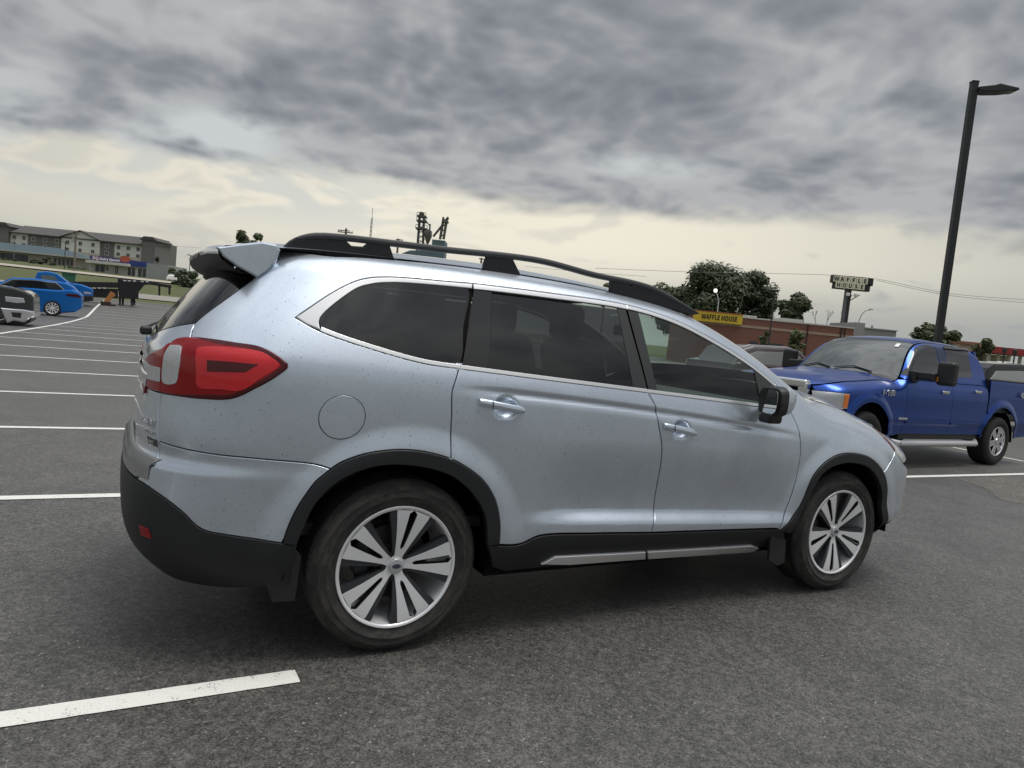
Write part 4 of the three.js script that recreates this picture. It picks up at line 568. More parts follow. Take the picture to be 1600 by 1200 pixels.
  const rearDoor = both('rear_door', L, [...beltR, ...seamMid.slice(1), ...rev(doorBot).slice(1), ...rev(archOutR.slice(aR)).slice(1), ...rev(seamRlow)], M.paint, car, { step: 0.011 });
  const frontDoor = both('front_door', L, [...beltF, ...L.px([[1215, 639]]), ...seamFront, ...rev(doorBotF).slice(1), ...rev(seamMid)], M.paint, car, { step: 0.011 });
  const edgeTop = (a, b, n, d = 0) => Array.from({ length: n + 1 }, (_, i) => { const X = mix(a, b, i / n); return [X, Yr(X) + d]; });
  const sOf = X => { if (X < XF) return X; let lo = 0, hi = 1; for (let k = 0; k < 40; k++) { const m = (lo + hi) / 2; XF + (3.9 - XF) * FT.at(m)[0] < X ? lo = m : hi = m; } return XF + lo * FT.L; };
  // fender: from the door seam to the lamp and the front bumper seam
  const lampF = L.px([[1362, 667], [1382, 686], [1398, 706]]), bumpSeamF = L.px([[1398, 706], [1392, 722], [1382, 737]]);
  const hoodSeam = cv(L, [[1240, 627], [1262, 624], [1287, 630], [1320, 648], [1345, 658], [1362, 667]]);
  const sAt = X => { const Y = Yr(X); if (X <= XF) return X; let lo = 0, hi = 1; for (let k = 0; k < 40; k++) { const m = (lo + hi) / 2; XF + (Xf(Y) - XF) * FT.at(m)[0] < X ? lo = m : hi = m; } return XF + lo * FT.L; };
  const fenderTop = Array.from({ length: 19 }, (_, i) => { const X = mix(2.54, 3.44, i / 18); return [sAt(X), Yr(X) - 0.003]; });
  const aF0 = near(archOutF, bumpSeamF[2]);
  both('front_fender', L, [...seamFront.slice(0, 1), ...fenderTop, ...lampF, ...bumpSeamF.slice(1), ...rev(archOutF.slice(0, aF0 + 1)), ...rev(seamFront).slice(0, -1)], M.paint, car, { step: 0.014 });

  // quarter panel, roof side and windscreen pillar in one pressing
  const lampTop = cv(G, [[297, 527.5], [330, 531], [367, 536.6], [405, 543], [431, 556], [448, 569]]), lampBot = cv(G, [[448, 575], [424, 592], [396, 607], [371, 619], [354, 622.8], [311, 621.5], [281, 618], [253, 614]]);
  const gateSeamUp = cv(G, [[401, 432], [355, 466], [310, 500], [303, 508], [297, 527.5]]);
  const gateSeamLow = cv(G, [[253, 614], [249, 632], [249, 690]]), gateSeamLow2 = cv(G, [[249, 690], [249, 707], [241, 727]]);
  const bumpSeam = cv(L, [[249, 690], [285, 701], [335, 710], [405, 717], [495, 726], [517, 733]]);
  const iA = near(archOutR, bumpSeam[bumpSeam.length - 1]);
  const chromeLow = cv(G, [[462, 496], [500, 517], [590, 548], [665, 568], [720, 576]]);
  const chromeTop = cv(G, [[462, 495], [515, 460], [552, 441], [577, 434.5], [615, 433], [690, 439], [739, 443], [860, 458], [978, 476], [1050, 498], [1110, 528], [1170, 566], [1212, 600]]);
  const pillarEnd = G.px([[1232, 632]]);
  const roofEdge = edgeTop(2.56, -0.53, 60, -0.004);
  const spoilerSeam = cv(G, [[-0.53, Yr(-0.53) - 0.004, 1], [433, 395], [428, 408], [415, 422], [401, 432]]);
  both('quarter_panel', G, [...gateSeamLow, ...bumpSeam.slice(1), ...archOutR.slice(iA, aR + 1), ...rev(seamRlow).slice(1), ...rev(chromeLow), ...chromeTop.slice(1), ...pillarEnd, ...roofEdge, ...spoilerSeam.slice(1), ...gateSeamUp.slice(1), ...lampTop.slice(1), ...lampBot], M.paint, car, { step: 0.016 });
  // fuel flap
  { const c = L.pick(535, 652), circ = r => Array.from({ length: 48 }, (_, i) => [c[0] + r * Math.cos(i / 48 * 6.2832), c[1] + r * 0.93 * Math.sin(i / 48 * 6.2832)]);
    const fl = mesh('fuel_flap', panel(L, circ(0.0935), { off: 0.0012, gap: 0, edge: 0.0016, round: 0.001, step: 0.02 }), M.paint, car); mesh('flap_gap', panel(L, circ(0.0965), { off: 0.0004, gap: 0, edge: 0, step: 0.02 }), M.shell, fl); }

  // window mouldings and glass
  const gl = { off: -0.004, gap: 0.0005, step: 0.03, edge: 0.004, round: 0.0012 };
  const glassQ = cv(G, [[501, 511], [500, 497], [552, 453], [580, 443.5], [615, 441], [690, 446], [732, 450.5], [725, 510], [716, 570], [640, 556.5], [565, 535], [501, 511.5]]);
  both('quarter_window', G, glassQ, M.tint, car, gl);
  const frameQ = both('window_moulding', G, [...cv(G, [[462, 495.5], [515, 460], [552, 441], [577, 434.5], [615, 433], [690, 439], [739, 443]]), ...cv(G, [[738, 451], [690, 446.5], [615, 441.5], [580, 444], [552, 453.5], [500, 497], [501, 516]]), ...G.px([[478, 506]])], M.satin, car, { off: 0.001, gap: 0.001, edge: 0.01, step: 0.02 });
  const strip = (top, h0, h1, mat, name, W = G, off = 0.003) => both(name, W, [...top.map(p => [p[0], p[1] + h0]), ...rev(top).map(p => [p[0], p[1] + h1])], mat, car, { off, gap: 0, edge: 0.012, round: 0.0025, step: 0.03 });
  strip(chromeLow.slice(near(chromeLow, G.pick(501, 517))), 0.017, -0.001, M.mould, 'belt_moulding');
  strip(beltR, 0.016, -0.002, M.mould, 'belt_moulding'); strip(beltF, 0.015, -0.002, M.mould, 'belt_moulding');
  const topR = chromeTop.slice(near(chromeTop, G.pick(739, 443)), near(chromeTop, G.pick(978, 476)) + 1), topF = chromeTop.slice(near(chromeTop, G.pick(978, 476)));
  strip(topR, -0.003, -0.026, M.mould, 'upper_moulding'); strip(topF, -0.003, -0.024, M.mould, 'upper_moulding');
  const pane = (a, mat, name) => both(name, G, a, mat, car, gl);
  pane([...G.px([[769, 458], [966, 483], [991, 607], [880, 593], [764, 579]])], M.tint, 'rear_door_window');
  both('rear_door_pillar_trim', G, [...G.px([[741, 452], [769, 456], [764, 580], [722, 574]])], M.gloss, car, { ...gl, off: -0.002 });
  both('rear_door_pillar_trim', G, [...G.px([[965, 481], [978, 483], [1012, 610], [990, 608]])], M.trim, car, { ...gl, off: -0.002 });
  both('front_door_pillar_trim', G, [...G.px([[981, 484], [997, 488], [1028, 612], [1014, 610]])], M.trim, car, { ...gl, off: -0.002 });
  pane([...cv(G, [[997, 488], [1050, 506], [1110, 534], [1155, 561], [1177, 577]]), ...G.px([[1189, 631], [1110, 622], [1028, 612]])], M.clearGlass, 'front_door_window');
  both('mirror_sail', G, [...G.px([[1178, 578], [1212, 603], [1216, 637], [1190, 632]])], M.black, car, { ...gl, off: 0.0 });

  // cladding: arches, sills, bumpers
  const clad = { off: 0.007, gap: 0.001, edge: 0.03, round: 0.004, step: 0.02 };
  both('rear_arch_cladding', L, [...archOutR, ...rev(archInR)], M.trim, car, clad);
  both('front_arch_cladding', L, [...archOutF, ...rev(archInF)], M.trim, car, clad);
  both('sill_cladding', L, [...cv(L, [[762, 852], [815, 850.5], [842, 838.5], [930, 834.5], [1018, 833.5]]), ...cv(L, [[1018, 833.5], [1100, 830.5], [1219, 828]]), [2.37, 0.40, 1], [2.42, 0.30, 1], [2.0, 0.285, 1], [1.3, 0.295, 1], [0.56, 0.30, 1], [0.46, 0.34, 1]], M.trim, car, { ...clad, off: 0.002, step: 0.02 });
  const chr = { off: 0.016, gap: 0, edge: 0.022, round: 0.005, step: 0.02 };
  both('sill_chrome', L, [...L.px([[844, 879], [866, 867.5], [1007, 860], [1007, 871], [887, 880]])], M.mould, car, chr);
  both('sill_chrome', L, [...L.px([[1010, 859.5], [1172, 850], [1184, 854], [1174, 860], [1010, 871]])], M.mould, car, chr);
  // rear bumper: painted upper part, black lower part
  const bb = cv(L, [[241, 727], [212, 747]]), bumpBound = cv(L, [[213, 748], [231, 760], [262, 782], [287, 802], [305, 820], [320, 829], [355, 836], [440, 849]]);
  const s249 = gateSeamLow2[gateSeamLow2.length - 1];
  both('rear_bumper_cover', L, [...gateSeamLow2, ...bumpBound, ...archOutR.slice(1, iA + 1), ...rev(bumpSeam)], M.paint, car, { step: 0.014 });
  const bs = bumpBound[0];
  mesh('rear_bumper_lower', panel(L, [...bumpBound, ...L.px([[464, 853]]), [-0.47, 0.335, 1], [-0.72, 0.300, 1], [-1.1, 0.285, 1], [SMIN, 0.275, 1], ...[[-1.1, 0.285], [-0.72, 0.300], [-0.47, 0.335]].map(([s, y]) => [mir(s), y]).reverse().reverse().map(p => p), ...rev([...bumpBound, ...L.px([[464, 853]])]).map(p => [mir(p[0]), p[1]]), [SMIN, bs[1] + 0.006]], { off: 0.002, gap: 0.001, step: 0.022, edge: 0.03 }), M.trim, car);
  const stepTop = Array.from({ length: 9 }, (_, i) => [mix(s249[0], mir(s249[0]), i / 8), 0.800 + 0.004 * Math.sin(i / 8 * 3.14)]);
  const padTop = [[s249[0] + 0.02, 0.792], [SMIN, 0.80], [mir(s249[0]) - 0.02, 0.792]], padBot = [[mir(bs[0]) - 0.004, bs[1] + 0.006], [SMIN, bs[1] + 0.010], [bs[0] + 0.004, bs[1] + 0.006]];
  for (const sd of [1, -1]) mesh('bumper_corner', panel(L, [[s249[0] - 0.07, 0.715], [s249[0] + 0.05, 0.715], [s249[0] + 0.05, 0.84], [s249[0] - 0.07, 0.84]], { off: -0.007, gap: 0, edge: 0, side: sd }), M.paint, car);
  const pad = mesh('bumper_step_pad', panel(L, [...padTop, ...padBot], { off: 0.004, gap: 0.001, step: 0.02, edge: 0.012 }), M.pad, car);
  { const g = []; for (let i = 0; i < 90; i++) { const s = mix(s249[0] - 0.03, mir(s249[0]) + 0.03, i / 89); g.push(panel(L, [[s, bs[1] + 0.016], [s + 0.008, bs[1] + 0.016], [s + 0.008, 0.786], [s, 0.786]], { off: 0.0075, gap: 0, edge: 0.004, round: 0.001, step: 0.03 })); } mesh('pad_ribs', merge(g), M.pad, pad); }
  for (const sd of [1, -1]) { mesh('rear_reflector', panel(L, L.px([[219, 820], [233, 826], [238, 842], [222, 836]]), { off: 0.006, gap: 0, edge: 0.006, round: 0.002, side: sd }), M.red, car); if (sd > 0) mesh('mud_flap', prism([[-0.45, 0.50], [-0.405, 0.44], [-0.418, 0.262], [-0.50, 0.268], [-0.535, 0.36]], 0.02, 0.004).translate(0, 0, 0.895), M.black, car); mesh('mud_flap', prism([[2.30, 0.40], [2.42, 0.44], [2.44, 0.215], [2.38, 0.20], [2.31, 0.235]], 0.02, 0.004).translate(0, 0, sd > 0 ? 0.915 : -0.935), M.black, car); }
  // front bumper, grille, lamps
  const fb = [...bumpSeamF.map(p => p), ...archOutF.slice(aF0)];
  const fLow = 0.385;
  const halfF = [...rev(fb), ...L.px([[1398, 706]]).slice(0, 0)];
  const fbTop = fb[0];
  mesh('front_bumper', panel(L, [...halfF, [fbTop[0] + 0.12, 0.80, 1], [SMAX - 0.5, 0.62, 1], [SMAX - 0.35, 0.50, 1], [SMAX, 0.48, 1], ...rev([...halfF.map(p => p), [fbTop[0] + 0.12, 0.80], [SMAX - 0.5, 0.62], [SMAX - 0.35, 0.50]]).map(p => [mirF(p[0]), p[1]]), [SMAX, fLow, 1]].map(p => [p[0], p[1]]), { gap: 0.001, step: 0.025, edge: 0.02 }), M.paint, car);
  const lipS = L.px([[1372, 825], [1367, 844]]);
  mesh('front_lip', panel(L, [[lipS[0][0], 0.382], [SMAX, 0.382], [mirF(lipS[0][0]), 0.382], [mirF(lipS[0][0]) , 0.285], [SMAX, 0.25], [lipS[0][0], 0.285]], { off: 0.006, gap: 0.001, step: 0.03, edge: 0.04 }), M.trim, car);
  mesh('grille', panel(L, [[SMAX - 0.5, 0.63], [SMAX - 0.46, 0.90], [SMAX, 0.94], [SMAX + 0.46, 0.90], [SMAX + 0.5, 0.63], [SMAX + 0.35, 0.51], [SMAX, 0.49], [SMAX - 0.35, 0.51]], { off: -0.02, gap: 0, step: 0.04, edge: 0 }), M.gloss, car);
  for (let k = 0; k < 4; k++) mesh('grille_bar', panel(L, [[SMAX - 0.47, 0.60 + k * 0.075], [SMAX + 0.47, 0.60 + k * 0.075], [SMAX + 0.47, 0.618 + k * 0.075], [SMAX - 0.47, 0.618 + k * 0.075]], { off: -0.004, gap: 0, step: 0.05, edge: 0.012 }), M.satin, car);
  for (const sd of [1, -1]) {
    const o = [...lampF, [lampF[2][0] + 0.13, 0.80], [SMAX - 0.47, 0.84], [SMAX - 0.45, 0.915], [lampF[1][0] + 0.13, 0.985], [lampF[0][0] + 0.06, 1.02]];
    const h = mesh('headlamp', panel(L, o, { off: -0.001, gap: 0.001, step: 0.02, edge: 0.014, side: sd }), M.lampGrey, car);
    mesh('side_marker', panel(L, [lampF[0], [lampF[0][0] + 0.05, lampF[0][1] - 0.004], [lampF[2][0] + 0.03, lampF[2][1] + 0.01], lampF[2], lampF[1]], { off: 0.002, gap: 0.002, step: 0.02, edge: 0.003, round: 0.001, side: sd }), M.redDark, h);
  }

  // tail lamps
  const lampR = [...lampTop, ...lampBot], gateX = lampBot[lampBot.length - 1];
  const tail = both('tail_lamp', G, [...lampR, ...cv(G, [[253, 614], [256, 580], [262, 548], [272, 534], [281, 528.5]])], M.red, car, { off: 0.010, gap: 0.001, edge: 0.02, round: 0.006, step: 0.012 });
  const onLamp = { off: 0.0108, gap: 0, edge: 0.0012, round: 0.0006, step: 0.012 };
  both('brake_lens', G, cv(G, [[311, 545], [330, 543], [405, 550], [425, 560], [437, 571], [410, 590], [377, 610], [345, 608], [311, 604], [309, 575], [311, 545]]), M.redBright, tail, onLamp);
  both('lamp_reflector', G, G.px([[326, 563], [365, 566], [405, 570], [384, 582], [326, 580.5]]), M.redDark, tail, { ...onLamp, off: 0.0116 });
  both('reversing_lens', G, cv(G, [[270, 541], [287, 544], [285, 565], [282, 585], [279, 598], [258, 597], [258, 570], [263, 549], [270, 541]]), M.lampClear, tail, { ...onLamp, off: 0.0114 });
  both('lamp_rim', G, [...lampTop.slice(2), ...lampBot.slice(0, 30), ...rev([...cv(G, [[335, 538], [400, 549], [425, 560], [440, 571]]), ...cv(G, [[440, 573], [415, 590], [385, 606], [360, 616], [330, 616]])])], M.redDark, tail, { ...onLamp, off: 0.0104 });

  // tailgate
  const gR = [...G.px([[267, 515]])];
  const yGlass = 1.268, sCorner = gateSeamUp[near(gateSeamUp, G.pick(306, 504))];
  const gateHalf = [...gateSeamUp.slice(near(gateSeamUp, G.pick(306, 504))), ...cv(G, [[297, 527.5], [281, 528.5], [266, 536], [254, 545], [237, 552], [229, 562]]).slice(1), [SMIN + 0.42, 1.142, 1]].map(p => [p[0], p[1]]);
  const lowHalf = [...rev(gateSeamLow2), ...rev(gateSeamLow).slice(1), ...cv(G, [[253, 614], [236, 609], [226, 600]]).slice(1), [SMIN + 0.42, 1.02]];
  mesh('tailgate_upper', panel(G, [...gateHalf, [SMIN, 1.15], ...rev(gateHalf).map(p => [mir(p[0]), p[1]]), [SMIN, yGlass - 0.035]], { step: 0.02, gap: 0.002 }), M.paint, car);
  const gate = mesh('tailgate', panel(G, [...lowHalf, [SMIN, 1.03], ...rev(lowHalf).map(p => [mir(p[0]), p[1]]), [SMIN, 0.812]], { step: 0.018, gap: 0.002 }), M.paint, car);
  for (const sd of [1, -1]) {
    const f = (l) => l.map(p => [p[0], p[1]]);
    const gl2 = mesh('gate_lamp', panel(G, f([...cv(G, [[253, 613], [255, 580], [262, 546], [268, 536]]), ...cv(G, [[266, 536], [254, 545], [237, 552], [229, 562]]), [SMIN + 0.42, 1.14], [SMIN + 0.42, 1.022], ...G.px([[226, 600], [236, 608.5]])]), { off: 0.008, gap: 0.0015, edge: 0.016, round: 0.005, step: 0.015, side: sd }), M.red, car);
    mesh('gate_lamp_clear', panel(G, f([...G.px([[254, 575], [253.5, 597]]), ...G.px([[225, 588]]), [SMIN + 0.44, 1.050], [SMIN + 0.44, 1.105], ...G.px([[226, 564]])]), { off: 0.0105, gap: 0, edge: 0.002, round: 0.001, step: 0.015, side: sd }), M.lampClear, gl2);
  }
  mesh('gate_garnish', panel(G, [[SMIN + 0.43, 1.10], [SMIN + 0.43, 1.055], [SMIN - 0.43, 1.055], [SMIN - 0.43, 1.10]], { off: 0.010, gap: 0, edge: 0.012, step: 0.03 }), M.chrome, car);
  mesh('gate_infill', panel(G, [[SMIN + 0.43, 1.148], [SMIN + 0.43, 1.022], [SMIN - 0.43, 1.022], [SMIN - 0.43, 1.148]], { off: -0.004, gap: 0, edge: 0, step: 0.03 }), M.paint, car);
  const upHalf = gateSeamUp.slice(0, near(gateSeamUp, G.pick(306, 504)) + 1);
  const sg = upHalf[0];
  mesh('rear_window', panel(G, [...upHalf, [SMIN, yGlass - 0.032], ...rev(upHalf).map(p => [mir(p[0]), p[1]]), [SMIN, 1.60]], { off: -0.003, gap: 0.002, edge: 0.006, step: 0.02 }), M.backGlass, car);
  // wiper
  { const p = V(...SG(SMIN + 0.06, 1.25)); const wp = mesh('rear_wiper', merge([rbox(0.05, 0.04, 0.045, 0.014, p.x - 0.025, p.y + 0.015, p.z), bar([p.x - 0.04, p.y + 0.02, p.z], [SG(SMIN - 0.5, 1.29)[0] - 0.015, 1.29, -0.45], 0.008, 0.005)]), M.black, car); }
  // badges on the gate
  {
    const font = await new FontLoader().loadAsync('fonts/droid/droid_sans_bold.typeface.json');
    const word = (text, h, s0, y0, sd = 1, w = 1) => { const g = new TextGeometry(text, { font, size: h, depth: 0.003, curveSegments: 3 }); g.computeBoundingBox(); const p = g.attributes.position, wd = g.boundingBox.max.x; for (let i = 0; i < p.count; i++) { const s = s0 - (wd - p.getX(i)) * w * -1, q = SG(s0 - (p.getX(i) - 0) * -w, y0 + p.getY(i)), n = G.normal(s0 + p.getX(i) * w, y0 + p.getY(i)), z = p.getZ(i) + 0.001; p.setXYZ(i, q[0] + n.x * z, q[1] + n.y * z, q[2] + n.z * z); } g.computeVertexNormals(); return g; };
    mesh('badge', word('ASCENT', 0.030, s249[0] - 0.215, 0.905, 1, 1.05), M.chrome, gate); mesh('badge', word('TOURING', 0.018, s249[0] - 0.16, 0.872, 1, 1), M.chrome, gate); const bx = mesh('badge', panel(G, [[s249[0] - 0.125, 0.832], [s249[0] - 0.035, 0.832], [s249[0] - 0.035, 0.860], [s249[0] - 0.125, 0.860]], { off: 0.002, gap: 0, edge: 0.002, round: 0.0008 }), M.grey, gate); mesh('badge_text', word('AWD', 0.016, s249[0] - 0.105, 0.838, 1, 1), M.chrome, bx).position.x -= 0.002;
  }

  // roof, windscreen, bonnet: caps between the two upper edges
  const bow = spline([[-0.8, -0.10], [-0.5, -0.05], [0, 0], [0.8, 0.02], [1.5, 0.16], [2.0, 0.24], [2.5, 0.30], [2.9, 0.30], [3.4, 0.32], [3.8, 0.34]]), crown = spline([[-0.8, 0.03], [-0.5, 0.04], [0.2, 0.055], [1.0, 0.055], [1.5, 0.045], [2.2, 0.02], [2.6, 0.035], [3.0, 0.055], [3.4, 0.045], [3.8, 0.02]]);
  const cap = (a, b, nu, nv, d = 0.0, inx = 0.004, ke = 0.65) => sheet((u, v) => { const X = mix(a, b, u), y = Yr(X), t = v * 2 - 1, ze = side(X, y) * (X > XF ? Math.pow(1 - Math.pow(clamp((X - XF) / (Xf(y) - XF)), 3.3), 1 / 3.3) : 1) - inx, k = 1 - t * t, e = 1 - Math.pow(Math.abs(t), 5); return [X + bow(X) * k, y + d + crown(X) * ((1 - ke) * k + ke * e), ze * t]; }, nu, nv);
  mesh('roof', cap(-0.53, 1.56, 60, 40), M.paint, car);
  mesh('windscreen', cap(1.575, 2.47, 40, 30, -0.004), M.clearGlass, car);
  mesh('scuttle', cap(2.47, 2.60, 6, 20, -0.014, 0.07), M.black, car);
  mesh('bonnet', cap(2.58, 3.60, 50, 60, -0.001, 0.004, 0.12), M.paint, car);
  mesh('bonnet_underside', cap(2.60, 3.58, 20, 20, -0.03, 0.03, 0.12), M.shell, car);

  // spoiler
  {
    const secs = [], N = 24;
    for (let i = 0; i <= N; i++) { const t = i / N * 2 - 1, e = Math.pow(Math.abs(t), 3), z = 0.665 * t, xr = mix(-0.790, -0.762, e), yt = Yr(-0.53) + 0.030 * (1 - e) - 0.004; secs.push([[-0.53, yt, z], [mix(-0.53, xr, 0.5), mix(1.690, 1.668, e), z], [xr + 0.03, mix(1.672, 1.652, e), z], [xr + 0.006, mix(1.658, 1.640, e), z], [xr, mix(1.644, 1.630, e), z], [xr + 0.004, mix(1.626, 1.614, e), z]]); }
    mesh('spoiler', sheet((u, v) => secs[Math.round(u * N)][Math.round(v * 5)], N, 5), M.paint, car);
    const und = secs.map(r => { const z = r[0][2] * 0.985, x = r[5][0]; return [r[5], [x + 0.012, 1.596, z], [x + 0.045, 1.574, z], [-0.66, 1.552, z], [-0.60, 1.548, z], [-0.55, 1.60, z]]; });
    mesh('spoiler_underside', sheet((u, v) => und[Math.round(u * N)][Math.round(v * 5)], N, 5), M.black, car);
    for (const sd of [1, -1]) {
      const pz0 = (px, py) => { const d = ray(px, py), t = (0.665 - EYE.z) / d.z; return [EYE.x + d.x * t, EYE.y + d.y * t]; };
      const pts = [[343, 388], [372, 384.5], [410, 380.5], [431, 385], [435, 391], [430, 405], [416, 421], [402, 430.5], [396, 427], [372, 414], [350, 398]].map(p => pz0(...p));
      mesh('spoiler_end', prism(pts, 0.045, 0.008).translate(0, 0, sd > 0 ? 0.625 : -0.67), M.paint, car);
    }
    mesh('brake_light', rbox(0.012, 0.014, 0.34, 0.004, -0.786, 1.632, 0), M.redDark, car);
  }

  // roof rails
  const pz = (px, py, z) => { const d = ray(px, py), t = (z - EYE.z) / d.z; return [EYE.x + d.x * t, EYE.y + d.y * t]; };
  for (const sd of [1, -1]) {
    const zr = 0.605, top = curve([[440, 387], [452, 376], [470, 367.5], [492, 363.5], [527, 365], [610, 374.5], [690, 384.5], [840, 402], [930, 425.5], [988, 437.5], [1022, 448], [1046, 460.5], [1069, 475.5], [1090, 488]].map(p => pz(p[0], p[1], zr)), 0.05);
    const rings = top.map((p, i) => { const t = i / (top.length - 1), th = 0.030 * clamp(0.25 + 8 * t) * clamp(0.25 + 6 * (1 - t)), w = 0.021 * clamp(0.5 + 6 * t) * clamp(0.5 + 6 * (1 - t)), r = []; for (let k = 0; k < 14; k++) { const a = k / 14 * 6.2832, c = Math.cos(a), s = Math.sin(a); r.push([p[0], p[1] - th / 2 + th / 2 * Math.sign(s) * Math.pow(Math.abs(s), 0.6), (zr + w * Math.sign(c) * Math.pow(Math.abs(c), 0.6)) * sd]); } return r; });
    const rail = mesh('roof_rail', loft(rings), M.grey, car);
    const foot = (pts, w = 0.034) => { const P = pts.map(p => pz(p[0], p[1], zr)); return prism(P, w, 0.005).translate(0, 0, zr * sd - w / 2); };
    mesh('rail_foot', foot([[443, 388], [462, 373], [490, 369], [527, 373], [538, 377], [547, 386], [567, 387.5], [576, 381], [600, 383], [606, 384], [613, 405], [520, 399]]), M.trim, rail);
    mesh('rail_foot', foot([[762, 399], [798, 405], [811, 431], [756, 425], [757, 412]]), M.trim, rail);
    mesh('rail_foot', foot([[955, 438], [978, 444], [984, 449], [990, 446], [1024, 454], [1050, 468], [1090, 490], [1075, 491], [1020, 473], [954, 456]]), M.trim, rail);
  }
  // door handles
  for (const sd of [1, -1]) for (const [door, [ax, ay], [bx, by]] of [[rearDoor, [0.300, 1.104], [0.528, 1.072]], [frontDoor, [1.357, 1.021], [1.580, 0.985]]]) {
    const d = sd > 0 ? door : door.userData.twin, Ls = Math.hypot(bx - ax, by - ay), zz = 0.958;
    const pts = []; for (let k = 0; k <= 16; k++) { const t = k / 16; pts.push([mix(ax, bx, t), mix(ay, by, t), (zz + 0.022 * Math.pow(Math.sin(Math.PI * clamp(t * 0.96 + 0.02)), 0.3)) * sd]); }
    const rings = pts.map((p, i) => { const t = i / 16, h = 0.0185 * Math.pow(Math.sin(Math.PI * clamp(t * 0.96 + 0.02)), 0.10), r = []; for (let k = 0; k < 12; k++) { const a = k / 12 * 6.2832; r.push([p[0], p[1] + h * Math.sign(Math.sin(a)) * Math.pow(Math.abs(Math.sin(a)), 0.7), p[2] + 0.013 * Math.cos(a)]); } return r; });
    const hd = mesh('door_handle', loft(rings), M.paint, d);
    mesh('handle_lock', box(0.0025, 0.034, 0.002, ax + 0.058, mix(ay, by, 0.26), (zz + 0.0345) * sd), M.shell, hd);
  }
  // mirrors
  for (const sd of [1, -1]) {
    const m = new THREE.Group(); m.name = 'door_mirror'; car.add(m);
    const sec = (x, k, dy = 0) => { const r = []; for (let i = 0; i < 20; i++) { const a = i / 20 * 6.2832, c = Math.cos(a), s = Math.sin(a); r.push([x, 1.182 + dy + 0.078 * k * Math.sign(s) * Math.pow(Math.abs(s), 0.55), (1.046 + 0.080 * k * Math.sign(c) * Math.pow(Math.abs(c), 0.55)) * sd]); } return r; };
    mesh('mirror_bezel', loft([sec(2.018, 0.9), sec(2.02, 1), sec(2.07, 1.02)]), M.black, m);
    { const mg = mesh('mirror_glass', loft([sec(-0.001, 0.86), sec(0.001, 0.86)]).translate(0, -1.182, -1.046 * sd), std([0.6, 0.63, 0.62], 0.03, 1), m); mg.position.set(2.012, 1.182, 1.046 * sd); mg.rotation.set(0, -0.22 * sd, -0.04); }
    mesh('mirror_cap', loft([sec(2.07, 1.03, 0.004), sec(2.11, 0.98, 0.008), sec(2.15, 0.78, 0.012), sec(2.172, 0.4, 0.014)]), M.paint, m);
    mesh('mirror_base', merge([rbox(0.10, 0.060, 0.095, 0.02, 2.055, 1.090, 1.030 * sd, 3), rbox(0.10, 0.035, 0.16, 0.014, 2.13, 1.125, 0.965 * sd)]), M.gloss, m);
  }

  // hidden structure: inner shell, wheel housings, floor
  const inner = { off: -0.02, gap: 0, edge: 0, step: 0.06 };
  const arc = (cx, r, a0, a1, n = 14) => Array.from({ length: n + 1 }, (_, i) => { const a = mix(a0, a1, i / n) * Math.PI / 180; return [cx + r * Math.cos(a), WY + r * Math.sin(a)]; });
  both('inner_shell', L, [[SMIN, 1.02], [-1.1, 1.02], [-0.6, 1.12], [0.0, 1.15], [1.0, 1.12], [2.3, 1.06], [2.9, 1.02], [3.3, 0.97], [SMAX, 0.85], [SMAX, 0.35], [3.6, 0.36], ...arc(AX, 0.47, -2, 182), [2.35, 0.30], [0.52, 0.30], ...arc(0, 0.47, -2, 182), [-0.6, 0.3], [-1.1, 0.26], [SMIN, 0.26]], M.shell, car, inner);
  both('inner_pillar', G, [...G.px([[738, 441], [741, 452], [722, 574], [716, 573], [732, 450]])], M.shell, car, { ...inner, off: -0.012 });
  both('inner_pillar', G, [...G.px([[965, 475], [998, 482], [1030, 614], [990, 610]])], M.shell, car, { ...inner, off: -0.014 });
  for (const sd of [1, -1]) for (const cx of [0, AX]) {
    const h = mesh('wheel_housing', merge([new THREE.CylinderGeometry(0.475, 0.475, 0.36, 40, 1, true, 0, Math.PI).rotateZ(Math.PI / 2).rotateY(Math.PI / 2).translate(cx, WY - 0.02, 0.765 * sd), box(0.95, 0.5, 0.02, cx, WY + 0.22, 0.585 * sd)]), M.shell, car);
  }
  mesh('underbody', merge([box(1.95, 0.10, 1.72, 1.44, 0.32, 0), box(0.42, 0.14, 1.1, -0.60, 0.42, 0), box(0.45, 0.2, 1.2, 3.5, 0.42, 0), box(1.0, 0.12, 1.1, 0.0, 0.50, 0), box(1.0, 0.12, 1.1, 2.9, 0.50, 0), bar([0, 0.376, -0.75], [0, 0.376, 0.75], 0.05), bar([AX, 0.376, -0.75], [AX, 0.376, 0.75], 0.05)]), M.shell, car);
  for (const z of [0.45, -0.45]) mesh('exhaust', bar([-0.5, 0.30, z], [-0.80, 0.29, z], 0.04, 0.04, 20), M.satin, car);
  // cabin
  mesh('cabin_floor', merge([box(3.2, 0.05, 1.6, 0.95, 0.52, 0), box(0.05, 0.5, 1.1, -0.80, 0.80, 0), box(0.05, 0.5, 1.5, 2.55, 0.80, 0)]), M.cabin, car);
  for (const sd of [1, -1]) mesh('door_card', sheet((u, v) => { const X = mix(-0.42, 2.3, u), Y = mix(mix(0.92, 0.45, ss(0.45, 0.62, X)), Yc(X) + 0.045, v); return [X, Y, (side(X, Y) - 0.075) * sd]; }, 40, 8), M.cabin, car);
  mesh('headliner', cap(-0.5, 1.5, 16, 12, -0.045, 0.07), std([0.28, 0.28, 0.27], 0.9), car);
  mesh('dashboard', merge([rbox(0.55, 0.30, 1.42, 0.09, 2.32, 0.98, 0, 4), rbox(0.9, 0.35, 0.22, 0.05, 1.75, 0.72, 0, 3)]), M.cabin, car);
